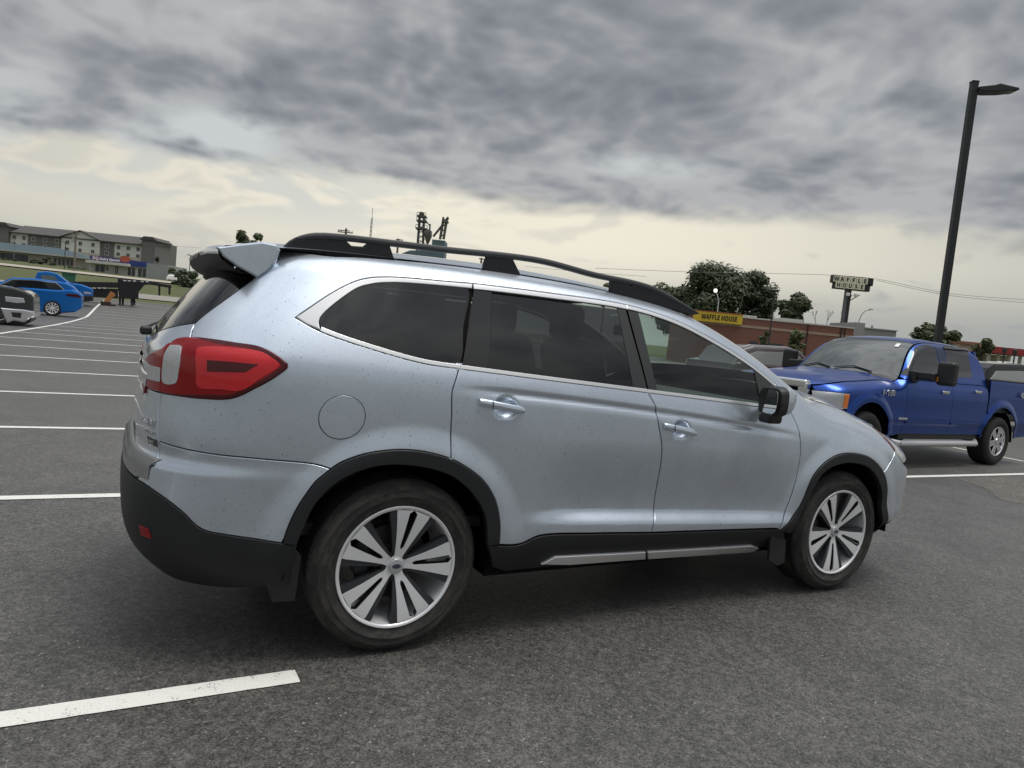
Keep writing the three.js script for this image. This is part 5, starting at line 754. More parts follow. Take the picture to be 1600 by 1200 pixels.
  mesh('steering_wheel', merge([new THREE.TorusGeometry(0.185, 0.015, 10, 36).rotateY(Math.PI / 2 - 0.0).rotateZ(0.4).translate(1.93, 1.02, -0.38), bar([1.94, 1.01, -0.38], [2.15, 0.95, -0.38], 0.04), box(0.03, 0.05, 0.34, 1.94, 1.01, -0.38)]), M.black, car);
  mesh('rear_view_mirror', merge([rbox(0.03, 0.07, 0.24, 0.012, 1.80, 1.50, 0), bar([1.81, 1.53, 0], [1.86, 1.60, 0], 0.01)]), M.black, car);
  const seat = (x, z, w, tall = 0) => {
    const s = mesh('seat', merge([rbox(0.52, 0.16, w, 0.06, x + 0.02, 0.80, z, 3), rbox(0.16, 0.66, w, 0.07, 0, 0.30, 0, 3).rotateZ(0.28).translate(x - 0.26, 0.80, z)]), M.seat, car);
    mesh('headrest', merge([rbox(0.10, 0.19, Math.min(w * 0.52, 0.27), 0.045, x - 0.46, 1.53 + tall, z, 4), bar([x - 0.44, 1.36, z - 0.06], [x - 0.455, 1.47, z - 0.06], 0.006), bar([x - 0.44, 1.36, z + 0.06], [x - 0.455, 1.47, z + 0.06], 0.006)]), M.seat, s);
  };
  seat(1.55, 0.38, 0.50, -0.03); seat(1.55, -0.38, 0.50, -0.03); seat(0.72, 0.40, 0.50, -0.06); seat(0.72, -0.40, 0.50, -0.06); seat(-0.1, 0.3, 0.44, -0.1); seat(-0.1, -0.3, 0.44, -0.1);
  // wheels
  heroWheel(car, 0, 0.935, 1, WY, 5 * Math.PI / 180); heroWheel(car, AX, 0.935, 1, WY, -22 * Math.PI / 180);
  heroWheel(car, 0, -0.935, -1, WY, 0.3); heroWheel(car, AX, -0.935, -1, WY, 0.8);
}
// ───────────────────────── other vehicles ─────────────────────────
function plainWheel(parent, x, y, z, R, rimR, w, style, ang = 0.3) {      // outer face towards +z
  const g = new THREE.Group(); g.name = 'wheel'; g.position.set(x, y, z); parent.add(g);
  mesh('tyre', tyreGeo(R, rimR, w), M.tyreDark, g);
  mesh('rim', merge([new THREE.LatheGeometry([[rimR + 0.004, -0.004], [rimR, 0.008], [rimR - 0.02, 0.004], [rimR - 0.028, -0.03]].map(p => new THREE.Vector2(...p)), 40).rotateX(Math.PI / 2)]), style.m, g);
  const s = style.n, pts = []; for (let k = 0; k < s; k++) { const a = ang + k / s * 6.2832, sp = prism([[0.03, -style.w0], [rimR - 0.012, -style.w1], [rimR - 0.012, style.w1], [0.03, style.w0]], 0.03, 0.005).translate(0, 0, -0.03).rotateZ(a); mesh('spoke', sp, style.m, g); }
  mesh('hub', new THREE.CylinderGeometry(0.05, 0.055, 0.035, 20).rotateX(Math.PI / 2).translate(0, 0, -0.008), style.m, g); mesh('wheel_back', new THREE.CylinderGeometry(rimR - 0.02, rimR - 0.02, 0.02, 32).rotateX(Math.PI / 2).translate(0, 0, -0.09), M.shell, g); return g;
}
const mBlue = std([0.012, 0.060, 0.30], 0.30, 0.78, { clearcoat: 0.35, clearcoatRoughness: 0.04 }), mDarkGlass = std([0.018, 0.02, 0.022], 0.04, 0, { ior: 1.6 }), mShield = std([0.05, 0.06, 0.06], 0.03, 0, { ior: 1.95 });
{ // blue crew-cab pickup facing the SUV
  const OX = 7.92, OZ = -3.5, TY = 0.036, t = thing('blue_pickup', 'dark blue crew-cab pickup with chrome grille and big black mirrors, facing the SUV', 'pickup truck', [OX + 3.62 - 3.62 * Math.cos(TY), 0, OZ + 3.62 * Math.sin(TY)], TY);
  const WB = 3.62, R = 0.40, place = new THREE.Matrix4().makeRotationY(TY).setPosition(t.position);
  const Yr = spline([[-1.0, 1.06], [-0.6, 1.16], [0, 1.215], [0.6, 1.245], [0.78, 1.27], [0.95, 1.45], [1.15, 1.66], [1.35, 1.79], [1.6, 1.852], [2.1, 1.872], [2.7, 1.862], [2.98, 1.81], [3.1, 1.70], [3.2, 1.5]]);
  const prof = spline([[0.3, 0.90], [0.45, 0.945], [0.55, 0.965], [0.62, 0.972], [0.66, 0.985], [0.8, 0.992], [1.0, 0.994], [1.12, 0.988], [1.22, 0.968], [1.30, 0.935], [1.4, 0.902], [1.6, 0.835], [1.8, 0.762], [1.95, 0.70]]);
  const side = (X, Y) => { let z = prof(Y); for (const c of [0, WB]) { const r = Math.hypot(X - c, (Y - R) * 0.95); z += 0.028 * (1 - ss(0.56, 0.66, r)) * ss(0.3, 0.5, Y); } const hood = 1 - ss(0.5, 0.9, X), win = mix(0.10, 0.16, hood), u = clamp((Y - (Yr(X) - win)) / win, 0, 1.3); return z - mix(0.09, 0.17, hood) * u ** 2.2; };
  const X0 = -0.35, CT = cornerTable(3.6, 0.65, 0.98), Xn = spline([[0.3, -0.74], [0.5, -0.86], [0.7, -0.90], [0.9, -0.89], [1.05, -0.87], [1.2, -0.82]]), SMIN = X0 - CT.L;
  const S = (s, Y) => { if (s >= X0) return [s, Y, side(s, Y)]; const [q, c] = CT.at((X0 - s) / CT.L), X = X0 - (X0 - Xn(Y)) * q; return [X, Y, side(Math.max(X, -0.8), Y) * c]; };
  const W = wall(S, SMIN, 4.9, 0.3, 1.86, place), pr = spline([[0.5, 0.955], [0.62, 0.972], [0.66, 0.985], [0.8, 0.992], [1.1, 0.992], [1.3, 0.985], [1.40, 0.975], [1.45, 0.955]]);
  const B = wall((s, Y) => { const r = Math.hypot(s - WB, (Y - R) * 0.95); return [s, Y, pr(Y) + 0.028 * (1 - ss(0.56, 0.66, r))]; }, 2.9, 4.9, 0.45, 1.42, place);
  const two = (name, w, o, m, opt = {}) => { const a = mesh(name, panel(w, o, { step: 0.03, ...opt }), m, t); mesh(name, panel(w, o, { step: 0.08, ...opt, side: -1 }), m, t); return a; };
  const cv = (w, l) => curve(w.px(l)), rev = a => a.slice().reverse(), at = (X) => [X, Yr(X) - 0.004];
  const archF = cv(W, [[1343, 668], [1346, 641], [1353, 632], [1364, 631], [1377, 641], [1385, 662], [1388, 690]]), sA = 0.86, sBd = W.pick(1487, 600)[0], sC = 3.13;
  const arcLocal = (c, r, a0, a1, n = 18) => Array.from({ length: n + 1 }, (_, i) => { const a = mix(a0, a1, i / n) * Math.PI / 180; return [c + r * Math.cos(a), R + r * 1.03 * Math.sin(a)]; });
  const top = (a, b, n = 12, d = -0.004) => Array.from({ length: n + 1 }, (_, i) => [mix(a, b, i / n), Yr(mix(a, b, i / n)) + d]);
  const belt = 1.285, sOf = X => { let lo = 0, hi = 1; for (let k = 0; k < 40; k++) { const m = (lo + hi) / 2; X0 - (X0 + 0.88) * CT.at(m)[0] > X ? lo = m : hi = m; } return X0 - lo * CT.L; };
  const fTop = [-0.83, -0.78, -0.72, -0.65, -0.56, -0.46, -0.38].map(X => [sOf(X), Yr(X) - 0.004]), lampIn = sOf(-0.84), lampOut = sOf(-0.50);
  two('front_fender', W, [...fTop, ...top(-0.33, 0.80, 14), [sA, belt], [sA, 0.50], ...arcLocal(0, 0.52, 5, 172), [sOf(-0.60), 0.50], [lampOut, 0.82], [lampOut + 0.01, 1.035], [sOf(-0.72), 1.035], [sOf(-0.83), 1.03]], mBlue, { step: 0.02 });
  const fd = two('front_door', W, [[sA, belt], [sBd, belt], [sBd + 0.02, 0.9], [sBd, 0.50], [sA, 0.50]], mBlue, { step: 0.025 }), rd = two('rear_door', W, [[sBd, belt], [sC, belt], [sC, 0.86], ...arcLocal(WB, 0.56, 135, 175, 6), [sC - 0.02, 0.50], [sBd, 0.50], [sBd + 0.02, 0.9]], mBlue, { step: 0.025 });
  const bedF = sC + 0.035, bedEnd = 4.86; two('bed_side', B, [[bedF, 1.385], [bedEnd, 1.385], [bedEnd, 0.50], ...arcLocal(WB, 0.54, 5, 140, 16), [bedF, 0.82]], mBlue, { step: 0.025 }); two('bed_rail', B, [[bedF, 1.41], [bedEnd, 1.41], [bedEnd, 1.387], [bedF, 1.387]], M.grey, { off: 0.006, edge: 0.05 });
  const cab = two('cab_side', W, [[sA, belt + 0.004], ...top(0.84, 3.05, 34), [3.12, 1.58], [sC, belt + 0.004]], mBlue, { step: 0.03 });
  const gopt = { off: 0.003, gap: 0, edge: 0.004, round: 0.001, step: 0.03 };
  two('front_door_window', W, cv(W, [[1409, 581], [1428, 545], [1434, 542], [1457, 541], [1466, 566], [1476, 590], [1409, 586]]), mDarkGlass, gopt); two('rear_door_window', W, W.px([[1473, 543], [1505, 545.5], [1518, 586], [1519, 590], [1481, 590]]), mDarkGlass, gopt); two('window_visor', W, W.px([[1472, 541.5], [1507, 544.5], [1509, 549], [1474, 546]]), M.gloss, { ...gopt, off: 0.02 });
  two('pillar_trim', W, W.px([[1459, 541], [1471, 542], [1479, 590], [1477, 590], [1467, 565]]), std([0.02, 0.03, 0.07], 0.4), gopt);
  // roof, windscreen, bonnet
  const bow = spline([[-0.9, -0.02], [0, -0.03], [0.8, -0.16], [1.4, -0.10], [2, 0], [3, 0.04]]), crown = spline([[-0.9, 0.03], [0, 0.055], [0.75, 0.05], [1.1, 0.03], [1.5, 0.045], [2.2, 0.06], [3, 0.04]]);
  const cap = (a, b, nu, nv, d = 0, inx = 0.004) => sheet((u, v) => { const X = mix(a, b, u), y = Yr(X), q = v * 2 - 1, k = 1 - q * q, e = 1 - Math.abs(q) ** 5, cc = X < X0 ? Math.pow(1 - Math.pow(clamp((X0 - X) / (X0 + 0.90)), 3.6), 1 / 3.6) : 1; return [X + bow(X) * k, y + d + crown(X) * (0.4 * k + 0.6 * e), (side(X, y) * cc - inx) * q]; }, nu, nv);
  mesh('roof', cap(1.42, 3.05, 40, 30), mBlue, t); const ws = mesh('windscreen', cap(0.80, 1.42, 24, 30, 0.004), mShield, t); mesh('windscreen_surround', cap(0.74, 0.80, 3, 20, 0.004), M.black, t); mesh('windscreen_header', cap(1.405, 1.43, 2, 20, 0.006), M.black, t);
  const hoodG = cap(-0.86, 0.76, 40, 40); { const p = hoodG.attributes.position; for (let i = 0; i < p.count; i++) { const z = Math.abs(p.getZ(i)), f = ss(-0.9, -0.4, p.getX(i)); p.setY(i, p.getY(i) + 0.022 * (1 - ss(0.42, 0.58, z)) * f); } hoodG.computeVertexNormals(); } mesh('bonnet', hoodG, mBlue, t);
  { const st = V(...toPix(V(0, 0, 0))); const g = new THREE.Group(); const u = 0.55, X = mix(0.80, 1.42, u); const e = (v, uu) => { const XX = mix(0.80, 1.42, uu), q = v * 2 - 1, k = 1 - q * q, ee = 1 - Math.abs(q) ** 5; return [XX + bow(XX) * k - 0.006, Yr(XX) + 0.012 + crown(XX) * (0.4 * k + 0.6 * ee), (side(XX, Yr(XX)) - 0.004) * q]; }; mesh('sticker', sheet((a, b) => e(mix(0.865, 0.905, a), mix(0.70, 0.84, b)), 3, 3), M.white, ws); for (const [v0, v1] of [[0.80, 0.45], [0.40, 0.06]]) { const a = e(v0, 0.02), b = e((v0 + v1) / 2, 0.10), c = e(v1, 0.03); mesh('wiper', merge([bar([a[0], a[1] + 0.01, a[2]], [b[0], b[1] + 0.012, b[2]], 0.010), bar([b[0], b[1] + 0.012, b[2]], [c[0], c[1] + 0.012, c[2]], 0.008)]), M.black, t); } }
  two('rear_cab_corner', W, [[3.05, Yr(3.05)], [3.05, 1.3], [3.14, 1.3], [3.13, 1.58]], mBlue, { step: 0.05 });
  mesh('cab_back', prism([[-0.93, 1.0], [0.93, 1.0], [0.90, 1.4], [0.70, 1.82], [-0.70, 1.82], [-0.90, 1.4]], 0.04).rotateY(Math.PI / 2).translate(3.06, 0, 0), mBlue, t); mesh('cab_core', merge([box(2.1, 0.7, 1.72, 2.0, 0.85, 0), box(1.1, 0.55, 1.7, 0.25, 0.82, 0)]), M.shell, t); mesh('bed_box', merge([box(1.72, 0.05, 1.85, 4.0, 0.9, 0), box(1.66, 0.5, 0.03, 4.0, 1.12, 0.94), box(1.66, 0.5, 0.03, 4.0, 1.12, -0.94), box(0.04, 0.6, 1.9, 3.2, 1.1, 0)]), M.black, t); mesh('tailgate', rbox(0.07, 0.58, 1.85, 0.02, 4.87, 1.1, 0), mBlue, t);
  // front end
  const gr = mesh('grille_frame', merge([rbox(0.12, 0.11, 1.26, 0.03, -0.885, 1.105, 0), rbox(0.12, 0.08, 1.26, 0.03, -0.885, 0.72, 0), rbox(0.12, 0.46, 0.14, 0.03, -0.88, 0.90, 0.57), rbox(0.12, 0.46, 0.14, 0.03, -0.88, 0.90, -0.57)]), M.chrome, t); for (const y of [0.82, 0.90, 0.98]) mesh('grille_bar', rbox(0.08, 0.045, 1.05, 0.015, -0.905, y, 0), M.chrome, gr); mesh('grille_back', box(0.03, 0.4, 1.1, -0.84, 0.9, 0), M.shell, gr);
  for (const sd of [1, -1]) { const h = mesh('headlamp', panel(W, [[lampIn, 1.03], [lampIn, 0.84], [lampOut, 0.82], [lampOut + 0.008, 1.033], [sOf(-0.72), 1.033]], { off: 0.004, gap: 0.003, edge: 0.02, side: sd }), M.lampClear, t); mesh('turn_lens', panel(W, [[lampOut - 0.11, 1.025], [lampOut - 0.10, 0.84], [lampOut - 0.006, 0.835], [lampOut, 1.025]], { off: 0.009, gap: 0.002, edge: 0.006, side: sd }), M.amber, h); }
  mesh('front_bumper', panel(W, [[-0.60, 0.78], [SMIN, 0.80], [2 * SMIN + 0.60, 0.78], [2 * SMIN + 0.60, 0.48], [SMIN, 0.45], [-0.60, 0.48]], { off: 0.03, gap: 0, edge: 0.06, step: 0.04 }), M.chrome, t);
  // running board, trim, handles, badges
  for (const sd of [1, -1]) { mesh('running_board', merge([bar([0.75, 0.37, 1.02 * sd], [2.85, 0.37, 1.02 * sd], 0.045, 0.045, 14), bar([2.85, 0.37, 1.02 * sd], [3.0, 0.40, 0.93 * sd], 0.045, 0.04, 14), bar([0.75, 0.37, 1.02 * sd], [0.6, 0.40, 0.93 * sd], 0.045, 0.04, 14)]), M.satin, t); mesh('sill', box(2.2, 0.10, 0.10, 1.95, 0.47, 0.89 * sd), M.black, t); }
  two('door_moulding', W, [[sA + 0.03, 0.69], [sBd - 0.02, 0.69], [sBd - 0.02, 0.655], [sA + 0.03, 0.655]], mBlue, { off: 0.012, gap: 0, edge: 0.014 }); two('door_moulding', W, [[sBd + 0.03, 0.69], [sC - 0.03, 0.69], [sC - 0.05, 0.655], [sBd + 0.03, 0.655]], mBlue, { off: 0.012, gap: 0, edge: 0.014 });
  for (const px of [[1475, 613], [1526, 612.5]]) { const [s, y] = W.pick(...px), p = S(s, y); mesh('door_handle', merge([rbox(0.17, 0.045, 0.03, 0.012, p[0], y, p[2] + 0.03), box(0.03, 0.03, 0.04, p[0] - 0.07, y, p[2] + 0.01), box(0.03, 0.03, 0.04, p[0] + 0.07, y, p[2] + 0.01)]), M.chrome, px[0] < 1500 ? fd : rd); }
  { const [s, y] = W.pick(1378, 612), g = new TextGeometry('F-150', { font: bodyFont, size: 0.085, depth: 0.012, curveSegments: 3 }); g.computeBoundingBox(); const n = S(s, y); mesh('badge', g.translate(n[0], n[1] - 0.05, side(n[0] + 0.15, y) + 0.005), M.chrome, t); const [s2, y2] = W.pick(1410, 654), q = S(s2, y2); mesh('badge', rbox(0.22, 0.03, 0.012, 0.004, q[0], y2, q[2] + 0.006), M.chrome, fd); const g2 = new TextGeometry('4X4', { font: bodyFont, size: 0.09, depth: 0.012, curveSegments: 3 }), b4 = B.pick(1592, 617); mesh('badge', g2.translate(b4[0], b4[1] - 0.05, pr(b4[1]) + 0.034), std([0.5, 0.5, 0.48], 0.4, 0.5), t); }
  // mirrors
  for (const sd of [1, -1]) { const m = new THREE.Group(); m.name = 'tow_mirror'; t.add(m); mesh('mirror_head', rbox(0.16, 0.34, 0.24, 0.05, 1.20, 1.42, 1.32 * sd, 4), M.black, m); mesh('mirror_arm', merge([rbox(0.12, 0.12, 0.34, 0.03, 1.08, 1.36, 1.06 * sd, 3), rbox(0.14, 0.18, 0.10, 0.03, 1.04, 1.34, 0.94 * sd, 3)]), M.black, m); mesh('mirror_marker', rbox(0.012, 0.07, 0.05, 0.004, 1.115, 1.335, 1.22 * sd), M.amber, m); }
  const st = { m: M.chrome, n: 6, w0: 0.035, w1: 0.05 }; for (const x of [0, WB]) { plainWheel(t, x, R, 0.985, R, 0.24, 0.28, st, 0.2); const w2 = plainWheel(t, x, R, -0.985, R, 0.24, 0.28, st, 0.5); w2.rotation.y = Math.PI; for (const sd of [1, -1]) mesh('wheel_housing', merge([new THREE.CylinderGeometry(0.53, 0.53, 0.4, 30, 1, true, 0, Math.PI).rotateZ(Math.PI / 2).rotateY(Math.PI / 2).translate(x, R - 0.02, 0.76 * sd)]), M.shell, t); }
  mesh('chassis', merge([box(5.4, 0.16, 0.9, 2.0, 0.52, 0), bar([0, R, -0.8], [0, R, 0.8], 0.06), bar([WB, R, -0.8], [WB, R, 0.8], 0.07), rbox(0.3, 0.25, 0.3, 0.1, WB, R, 0), box(0.8, 0.5, 1.3, WB + 0.0, 0.75, 0), box(0.8, 0.5, 1.3, 0, 0.75, 0)]), M.shell, t);
}
// vehicles further off: side outlines on the plane of their near side, given real width and rounded edges
const pzAt = (px, py, z) => { const d = ray(px, py), k = (z - EYE.z) / d.z; return [EYE.x + d.x * k, EYE.y + d.y * k]; };
function sideCar(name, label, category, z, parts, wheels, opt = {}) {
  const o = parts[0].m2 ?? parts[0].px.map(p => pzAt(p[0], p[1], z)), xc = o.reduce((s, p) => s + p[0], 0) / o.length, gy = opt.y ?? H(xc, z), t = thing(name, label, category, [xc, gy, z], 0, opt.group);
  for (const p of parts) { const zi = z - (p.in ?? 0), pts = p.m2 ? p.m2.map(q => [q[0] - xc, q[1]]) : (p.smooth ? curve([...p.px, p.px[0]].map(q => pzAt(q[0], q[1], zi)), 0.08).slice(0, -1) : p.px.map(q => pzAt(q[0], q[1], zi))).map(q => [q[0] - xc, q[1] - gy]); const P = area2(pts) < 0 ? pts.reverse() : pts; mesh(p.name, prism(P, p.w, p.b ?? 0.04).translate(0, 0, -(p.in ?? 0) - p.w), p.m, t); }
  for (const [px, py, R, rim, style, zo = 0] of wheels) { const c = opt.metres ? [px] : pzAt(px, py, z); plainWheel(t, c[0] - xc, R, -0.02 - zo, R, rim, 0.24, style, 0.4); const far = plainWheel(t, c[0] - xc, R, -1.86, R, rim, 0.24, style, 0.1); far.rotation.y = Math.PI; }
  return t;
}
const mJeep = std([0.010, 0.17, 0.56], 0.3, 0.6, { clearcoat: 0.4, clearcoatRoughness: 0.06 }), mCharcoal = std([0.028, 0.03, 0.033], 0.35, 0.3, { clearcoat: 1 });
sideCar('blue_suv', 'bright blue SUV with dark windows and chrome window line, tail towards the divider line', 'car', -36.8, [
  { name: 'lower_body', w: 1.92, b: 0.07, m: mJeep, px: [[-40, 449], [30, 451], [90, 455.5], [113, 455], [122, 459], [125.5, 463], [125, 480], [117, 485.5], [97, 487], [96, 478], [90, 471.5], [82, 469], [73, 471], [67, 478], [65, 485], [20, 482], [-40, 478]] },
  { name: 'upper_body', w: 1.60, in: 0.16, b: 0.06, m: mJeep, px: [[-20, 451], [2, 443], [19, 435.5], [54, 437], [90, 441.5], [101, 443.5], [111, 448], [121, 457.5], [90, 457], [30, 452.5]] },
  { name: 'side_glass', w: 0.03, in: 0.135, b: 0.004, m: mDarkGlass, px: [[0, 446], [19, 437.5], [54, 438.8], [88, 442.8], [102, 454.5], [90, 455.6], [30, 451], [0, 449.4]] },
  { name: 'chrome_line', w: 0.02, in: 0.12, b: 0.003, m: M.chrome, px: [[0, 444.5], [19, 436.2], [54, 437.6], [88, 441.4], [103, 454.8], [101.5, 454.8], [87.5, 442.4], [54, 438.6], [19, 437.2], [0, 446]] },
  { name: 'rear_window', w: 1.3, in: 0.30, b: 0.01, m: mDarkGlass, px: [[110.5, 447.2], [112, 447.2], [122, 457.2], [120.3, 457.6]] },
  { name: 'tail_lamp', w: 0.22, in: -0.01, b: 0.01, m: M.redDark, px: [[103, 459.5], [121, 460], [125.8, 463], [125.5, 465], [112, 463.5], [104, 462]] }, { name: 'rear_bumper', w: 1.8, in: 0.06, b: 0.03, m: M.trim, px: [[112, 480], [126, 476], [126.3, 481], [118, 485.5], [110, 486]] }, { name: 'number_plate_panel', w: 0.5, in: 0.7, b: 0.01, m: M.satin, px: [[125, 466], [126.6, 467], [126.4, 472], [125, 472]] }],
  [[81.5, 483, 0.38, 0.265, { m: M.machined, n: 10, w0: 0.012, w1: 0.026 }], [-30, 475, 0.38, 0.265, { m: M.machined, n: 10, w0: 0.012, w1: 0.026 }]]);
sideCar('charcoal_pickup', 'charcoal pickup nose with chrome grille and bumper at the lot edge', 'pickup truck', -24.7, [
  { name: 'body', w: 1.98, b: 0.07, m: mCharcoal, px: [[-205, 431], [-120, 436], [-50, 446], [0, 449], [21, 452.5], [36, 457], [46, 462], [49, 466], [49.5, 486], [16, 486], [13, 496], [-2, 496], [-12, 500], [-130, 488], [-205, 478]] },
  { name: 'cab', w: 1.6, in: 0.18, b: 0.06, m: mCharcoal, px: [[-122, 440], [-120, 408], [-112, 403], [-66, 405], [-56, 410], [-22, 447]] }, { name: 'side_glass', w: 0.03, in: 0.15, b: 0.004, m: mDarkGlass, px: [[-116, 432], [-114, 411], [-68, 411], [-58, 416], [-40, 437]] },
  { name: 'headlamp', w: 0.3, in: -0.015, b: 0.02, m: M.lampClear, px: [[8.5, 464], [36, 466.5], [38, 472.5], [26, 473], [9.5, 470.5]] }, { name: 'grille', w: 1.3, in: 0.3, b: 0.02, m: M.gloss, px: [[40, 464], [50.5, 467], [50.8, 487], [40, 486]] },
  ...[0, 1, 2, 3, 4].map(k => ({ name: 'grille_bar', w: 1.9, in: 0.02, b: 0.008, m: M.chrome, px: [[38, 469.2 + k * 3.8], [51, 470.2 + k * 3.8], [51, 471.8 + k * 3.8], [38, 470.8 + k * 3.8]] })), { name: 'grille_surround', w: 1.9, in: 0.03, b: 0.02, m: M.chrome, px: [[35, 463.5], [47, 463], [50.6, 466], [50.9, 469], [47, 467.5], [36, 467]] },
  { name: 'front_bumper', w: 2.0, in: -0.02, b: 0.05, m: M.chrome, px: [[3, 482.5], [37, 485.5], [50.5, 488], [51, 494], [45, 496], [37, 502], [21, 499], [12, 502.5]] }, { name: 'bumper_insert', w: 0.1, in: -0.03, b: 0.01, m: M.black, px: [[18, 488], [33, 489], [32, 496.5], [20, 495]] }, { name: 'air_dam', w: 1.8, in: 0.08, b: 0.03, m: M.black, px: [[14, 500], [38, 501], [47, 496], [46, 501], [36, 506], [14, 505]] }],
  [[-3, 499, 0.41, 0.26, { m: M.chrome, n: 6, w0: 0.03, w1: 0.05 }], [-165, 484, 0.41, 0.26, { m: M.chrome, n: 6, w0: 0.03, w1: 0.05 }]]);
sideCar('light_blue_pickup', 'mid-blue heavy pickup behind the bright blue SUV, hood towards the black trailer', 'pickup truck', -50, [
  { name: 'body', w: 2.0, b: 0.07, m: mJeep, px: [[-30, 441], [56, 442], [108, 443], [126, 446], [141, 451.5], [143, 454.5], [142.5, 463], [128, 464], [127, 460], [118, 459], [110, 466], [-30, 460]] }, { name: 'cab', w: 1.66, in: 0.16, b: 0.06, m: mJeep, px: [[56, 443], [57, 432], [60, 426], [74, 425.5], [88, 428.5], [109, 443.5]] },
  { name: 'side_glass', w: 0.03, in: 0.13, b: 0.004, m: std([0.12, 0.16, 0.16], 0.06), px: [[64, 430], [84, 431], [91, 438.5], [65, 437.5]] }, { name: 'windscreen', w: 1.4, in: 0.28, b: 0.01, m: M.lampGrey, px: [[88, 428.6], [90, 428.6], [110.5, 443], [108, 443.4]] }, { name: 'headlamp', w: 0.25, in: -0.01, b: 0.01, m: M.lampClear, px: [[131, 456], [142, 457], [142, 459.6], [132, 459.4]] }, { name: 'front_bumper', w: 2.0, in: -0.02, b: 0.05, m: M.trim, px: [[124, 463], [143, 463], [143.5, 469], [126, 471]] }, { name: 'grille', w: 1.5, in: 0.22, b: 0.01, m: M.gloss, px: [[140, 453], [143.6, 454.5], [143.4, 462.5], [140, 462.5]] }],
  [[116, 468, 0.45, 0.26, { m: M.wheelDark, n: 8, w0: 0.02, w1: 0.03 }], [10, 462, 0.45, 0.26, { m: M.wheelDark, n: 8, w0: 0.02, w1: 0.03 }]]);
sideCar('maroon_suv', 'grey-maroon SUV with silver roof rails, mostly hidden behind the blue pickup', 'car', -10.4, [
  { name: 'body', w: 1.85, b: 0.08, m: std([0.075, 0.05, 0.055], 0.35, 0.35, { clearcoat: 1 }), m2: [[13.62, 0.34], [13.55, 0.75], [13.68, 1.06], [14.1, 1.13], [16.5, 1.13], [17.6, 1.0], [18.22, 0.84], [18.3, 0.34]] }, { name: 'cabin', w: 1.5, in: 0.17, b: 0.07, m: std([0.16, 0.13, 0.135], 0.35, 0.35, { clearcoat: 1 }), m2: [[13.85, 1.08], [14.24, 1.50], [14.6, 1.61], [16.0, 1.67], [16.5, 1.6], [17.4, 1.08]] },
  { name: 'side_glass', w: 0.03, in: 0.145, b: 0.004, m: M.lampGrey, m2: [[14.15, 1.15], [14.42, 1.44], [14.7, 1.53], [16.0, 1.58], [16.4, 1.52], [17.0, 1.15]] }, { name: 'roof_rail', w: 0.04, in: 0.28, b: 0.008, m: M.satin, m2: [[14.25, 1.62], [14.5, 1.70], [16.0, 1.75], [16.3, 1.70], [16.3, 1.67], [16.0, 1.71], [14.5, 1.665], [14.3, 1.60]] }],
  [[14.5, 0, 0.36, 0.24, { m: M.machined, n: 8, w0: 0.02, w1: 0.03 }], [17.35, 0, 0.36, 0.24, { m: M.machined, n: 8, w0: 0.02, w1: 0.03 }]], { metres: true });
sideCar('black_suv', 'black SUV roof showing behind the bed of the blue pickup', 'car', -6.6, [
  { name: 'body', w: 1.95, b: 0.08, m: M.gloss, m2: [[19.15, 0.36], [19.05, 0.9], [19.10, 1.34], [22.3, 1.30], [23.65, 1.12], [23.85, 0.8], [23.82, 0.36]] }, { name: 'cabin', w: 1.55, in: 0.17, b: 0.06, m: M.gloss, m2: [[19.06, 1.30], [19.29, 1.64], [19.57, 1.76], [21.0, 1.83], [21.7, 1.79], [22.6, 1.28]] }, { name: 'side_glass', w: 0.03, in: 0.145, b: 0.004, m: M.lampGrey, m2: [[19.4, 1.39], [19.64, 1.63], [20.9, 1.70], [21.6, 1.66], [22.2, 1.37]] }],
  [[20.0, 0, 0.38, 0.25, { m: M.wheelDark, n: 8, w0: 0.02, w1: 0.03 }], [22.85, 0, 0.38, 0.25, { m: M.wheelDark, n: 8, w0: 0.02, w1: 0.03 }]], { metres: true });
sideCar('white_car', 'small white car parked by the restaurant side wall', 'car', -150, [
  { name: 'body', w: 1.8, b: 0.2, m: M.white, px: [[262, 434.5], [264, 431], [273, 431.5], [275, 434], [275, 437], [262, 436]] }, { name: 'cabin', w: 1.4, in: 0.2, b: 0.1, m: M.lampGrey, px: [[263.5, 432], [265.5, 428.5], [270, 429], [272.5, 432]] }], [[264.5, 436, 0.32, 0.2, { m: M.wheelDark, n: 5, w0: 0.03, w1: 0.04 }], [272.5, 437, 0.32, 0.2, { m: M.wheelDark, n: 5, w0: 0.03, w1: 0.04 }]], { y: pzAt(268, 438, -150)[1] });
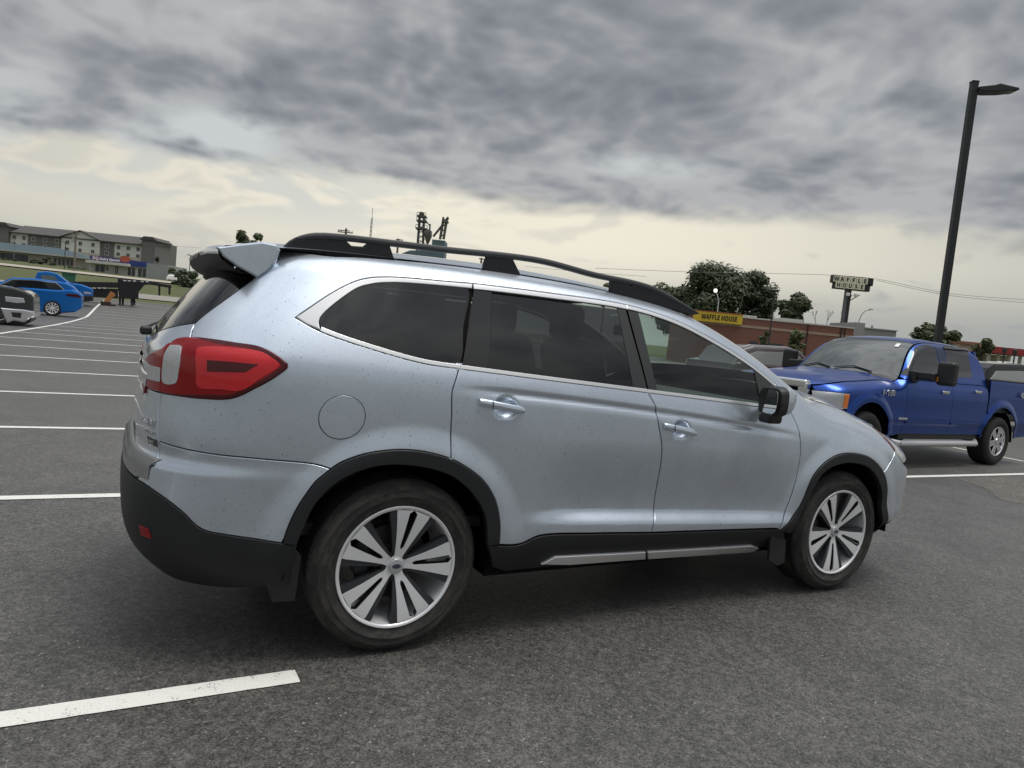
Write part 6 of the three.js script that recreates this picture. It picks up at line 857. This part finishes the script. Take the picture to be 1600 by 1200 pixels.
{ // gooseneck trailer
  const z = -56, mT = std([0.012, 0.012, 0.014], 0.5), q = pzAt(190, 470, z), gy = H(q[0], z), t = thing('gooseneck_trailer', 'black gooseneck flatbed trailer standing on its front jacks', 'trailer', [q[0], gy, z]), L = (px, py) => { const p = pzAt(px, py, z); return [p[0] - q[0], p[1] - gy]; };
  const pr2 = (name, px, w, dz = 0, m = mT) => { const P = px.map(p => L(...p)); return mesh(name, prism(area2(P) < 0 ? P.reverse() : P, w, 0.02).translate(0, 0, -w - dz), m, t); };
  pr2('deck', [[60, 439], [184, 441.5], [184, 449], [60, 447]], 2.4); pr2('side_toolbox', [[143, 450], [184, 452], [184, 466], [146, 464]], 0.5, 0.1); pr2('front_box', [[184, 436], [211, 438], [217, 440], [216, 467], [186, 466]], 2.1, 0.15);
  for (const dz of [0.5, 1.6]) { pr2('neck', [[211, 437.5], [236, 440.5], [268, 446], [268, 449.5], [236, 444], [226, 444.5], [215, 458]], 0.18, dz); } for (const [px, y0, y1] of [[250, 443, 461.5], [266, 447, 460]]) pr2('coupler_post', [[px - 1.3, y0], [px + 1.3, y0], [px + 1.1, y1], [px - 1.1, y1]], 0.2, 0.95);
  for (const [px, y0, y1, dz] of [[187.5, 464, 480.5, 0.2], [192, 464, 479, 1.9], [206, 464, 478, 0.2], [210, 464, 477, 1.9]]) pr2('jack', [[px - 1.4, y0], [px + 1.4, y0], [px + 1.1, y1 - 1], [px + 2, y1], [px - 2, y1], [px - 1.1, y1 - 1]], 0.16, dz); pr2('jack_brace', [[204, 470.5], [212, 471], [212, 472], [204, 471.5]], 0.06, 0.25);
  for (const px of [195, 202, 210, 222, 230]) pr2('reflective_strip', [[px - 2, 438 + (px - 195) * 0.05], [px + 2, 438.2 + (px - 195) * 0.05], [px + 2, 439.2 + (px - 195) * 0.05], [px - 2, 439 + (px - 195) * 0.05]], 0.03, -0.02, flat([0.6, 0.6, 0.58])); for (const px of [147, 155, 163]) pr2('reflective_strip', [[px - 2, 449.6], [px + 2, 449.9], [px + 2, 450.9], [px - 2, 450.6]], 0.03, -0.02, flat([0.6, 0.6, 0.58]));
  for (const px of [90, 112]) { const c = L(px, 466); plainWheel(t, c[0], 0.4, -0.05, 0.4, 0.22, 0.24, { m: M.white, n: 6, w0: 0.05, w1: 0.06 }); const f = plainWheel(t, c[0], 0.4, -2.3, 0.4, 0.22, 0.24, { m: M.white, n: 6, w0: 0.05, w1: 0.06 }); f.rotation.y = Math.PI; }
}
{ const z = -54, q = pzAt(166, 484, z), t = thing('orange_barricade', 'weathered orange and brown folded barricade on the lot beside the trailer', 'barricade', [q[0], H(q[0], z), z], 0.2); mesh('board', rbox(0.32, 0.95, 0.06, 0.02, 0, 0, 0).rotateZ(-0.5).translate(0.12, 0.52, 0.05), std([0.42, 0.17, 0.05], 0.8), t); mesh('board', rbox(0.2, 0.6, 0.05, 0.02, 0, 0, 0).rotateZ(-0.9).translate(0.28, 0.62, -0.2), std([0.36, 0.2, 0.1], 0.8), t); mesh('base', rbox(0.6, 0.28, 0.4, 0.05, -0.05, 0.14, 0), std([0.05, 0.03, 0.02], 0.9), t); mesh('foot', rbox(0.5, 0.12, 0.5, 0.03, 0.3, 0.06, -0.1), std([0.07, 0.04, 0.03], 0.9), t); }
{ const z = -72, q = pzAt(108, 441, z), t = thing('green_dumpster', 'teal-green dumpster on the grass beside the utility pole', 'dumpster', [q[0], pzAt(108, 443, z)[1], z]); mesh('bin', prism([[-0.42, 0], [0.42, 0], [0.5, 0.85], [-0.5, 0.85]], 0.9, 0.02), std([0.03, 0.13, 0.085], 0.7), t); mesh('lid', rbox(1.05, 0.06, 1.0, 0.02, 0, 0.88, 0.45), std([0.035, 0.15, 0.10], 0.7), t); }
renderer.render(scene, camera);
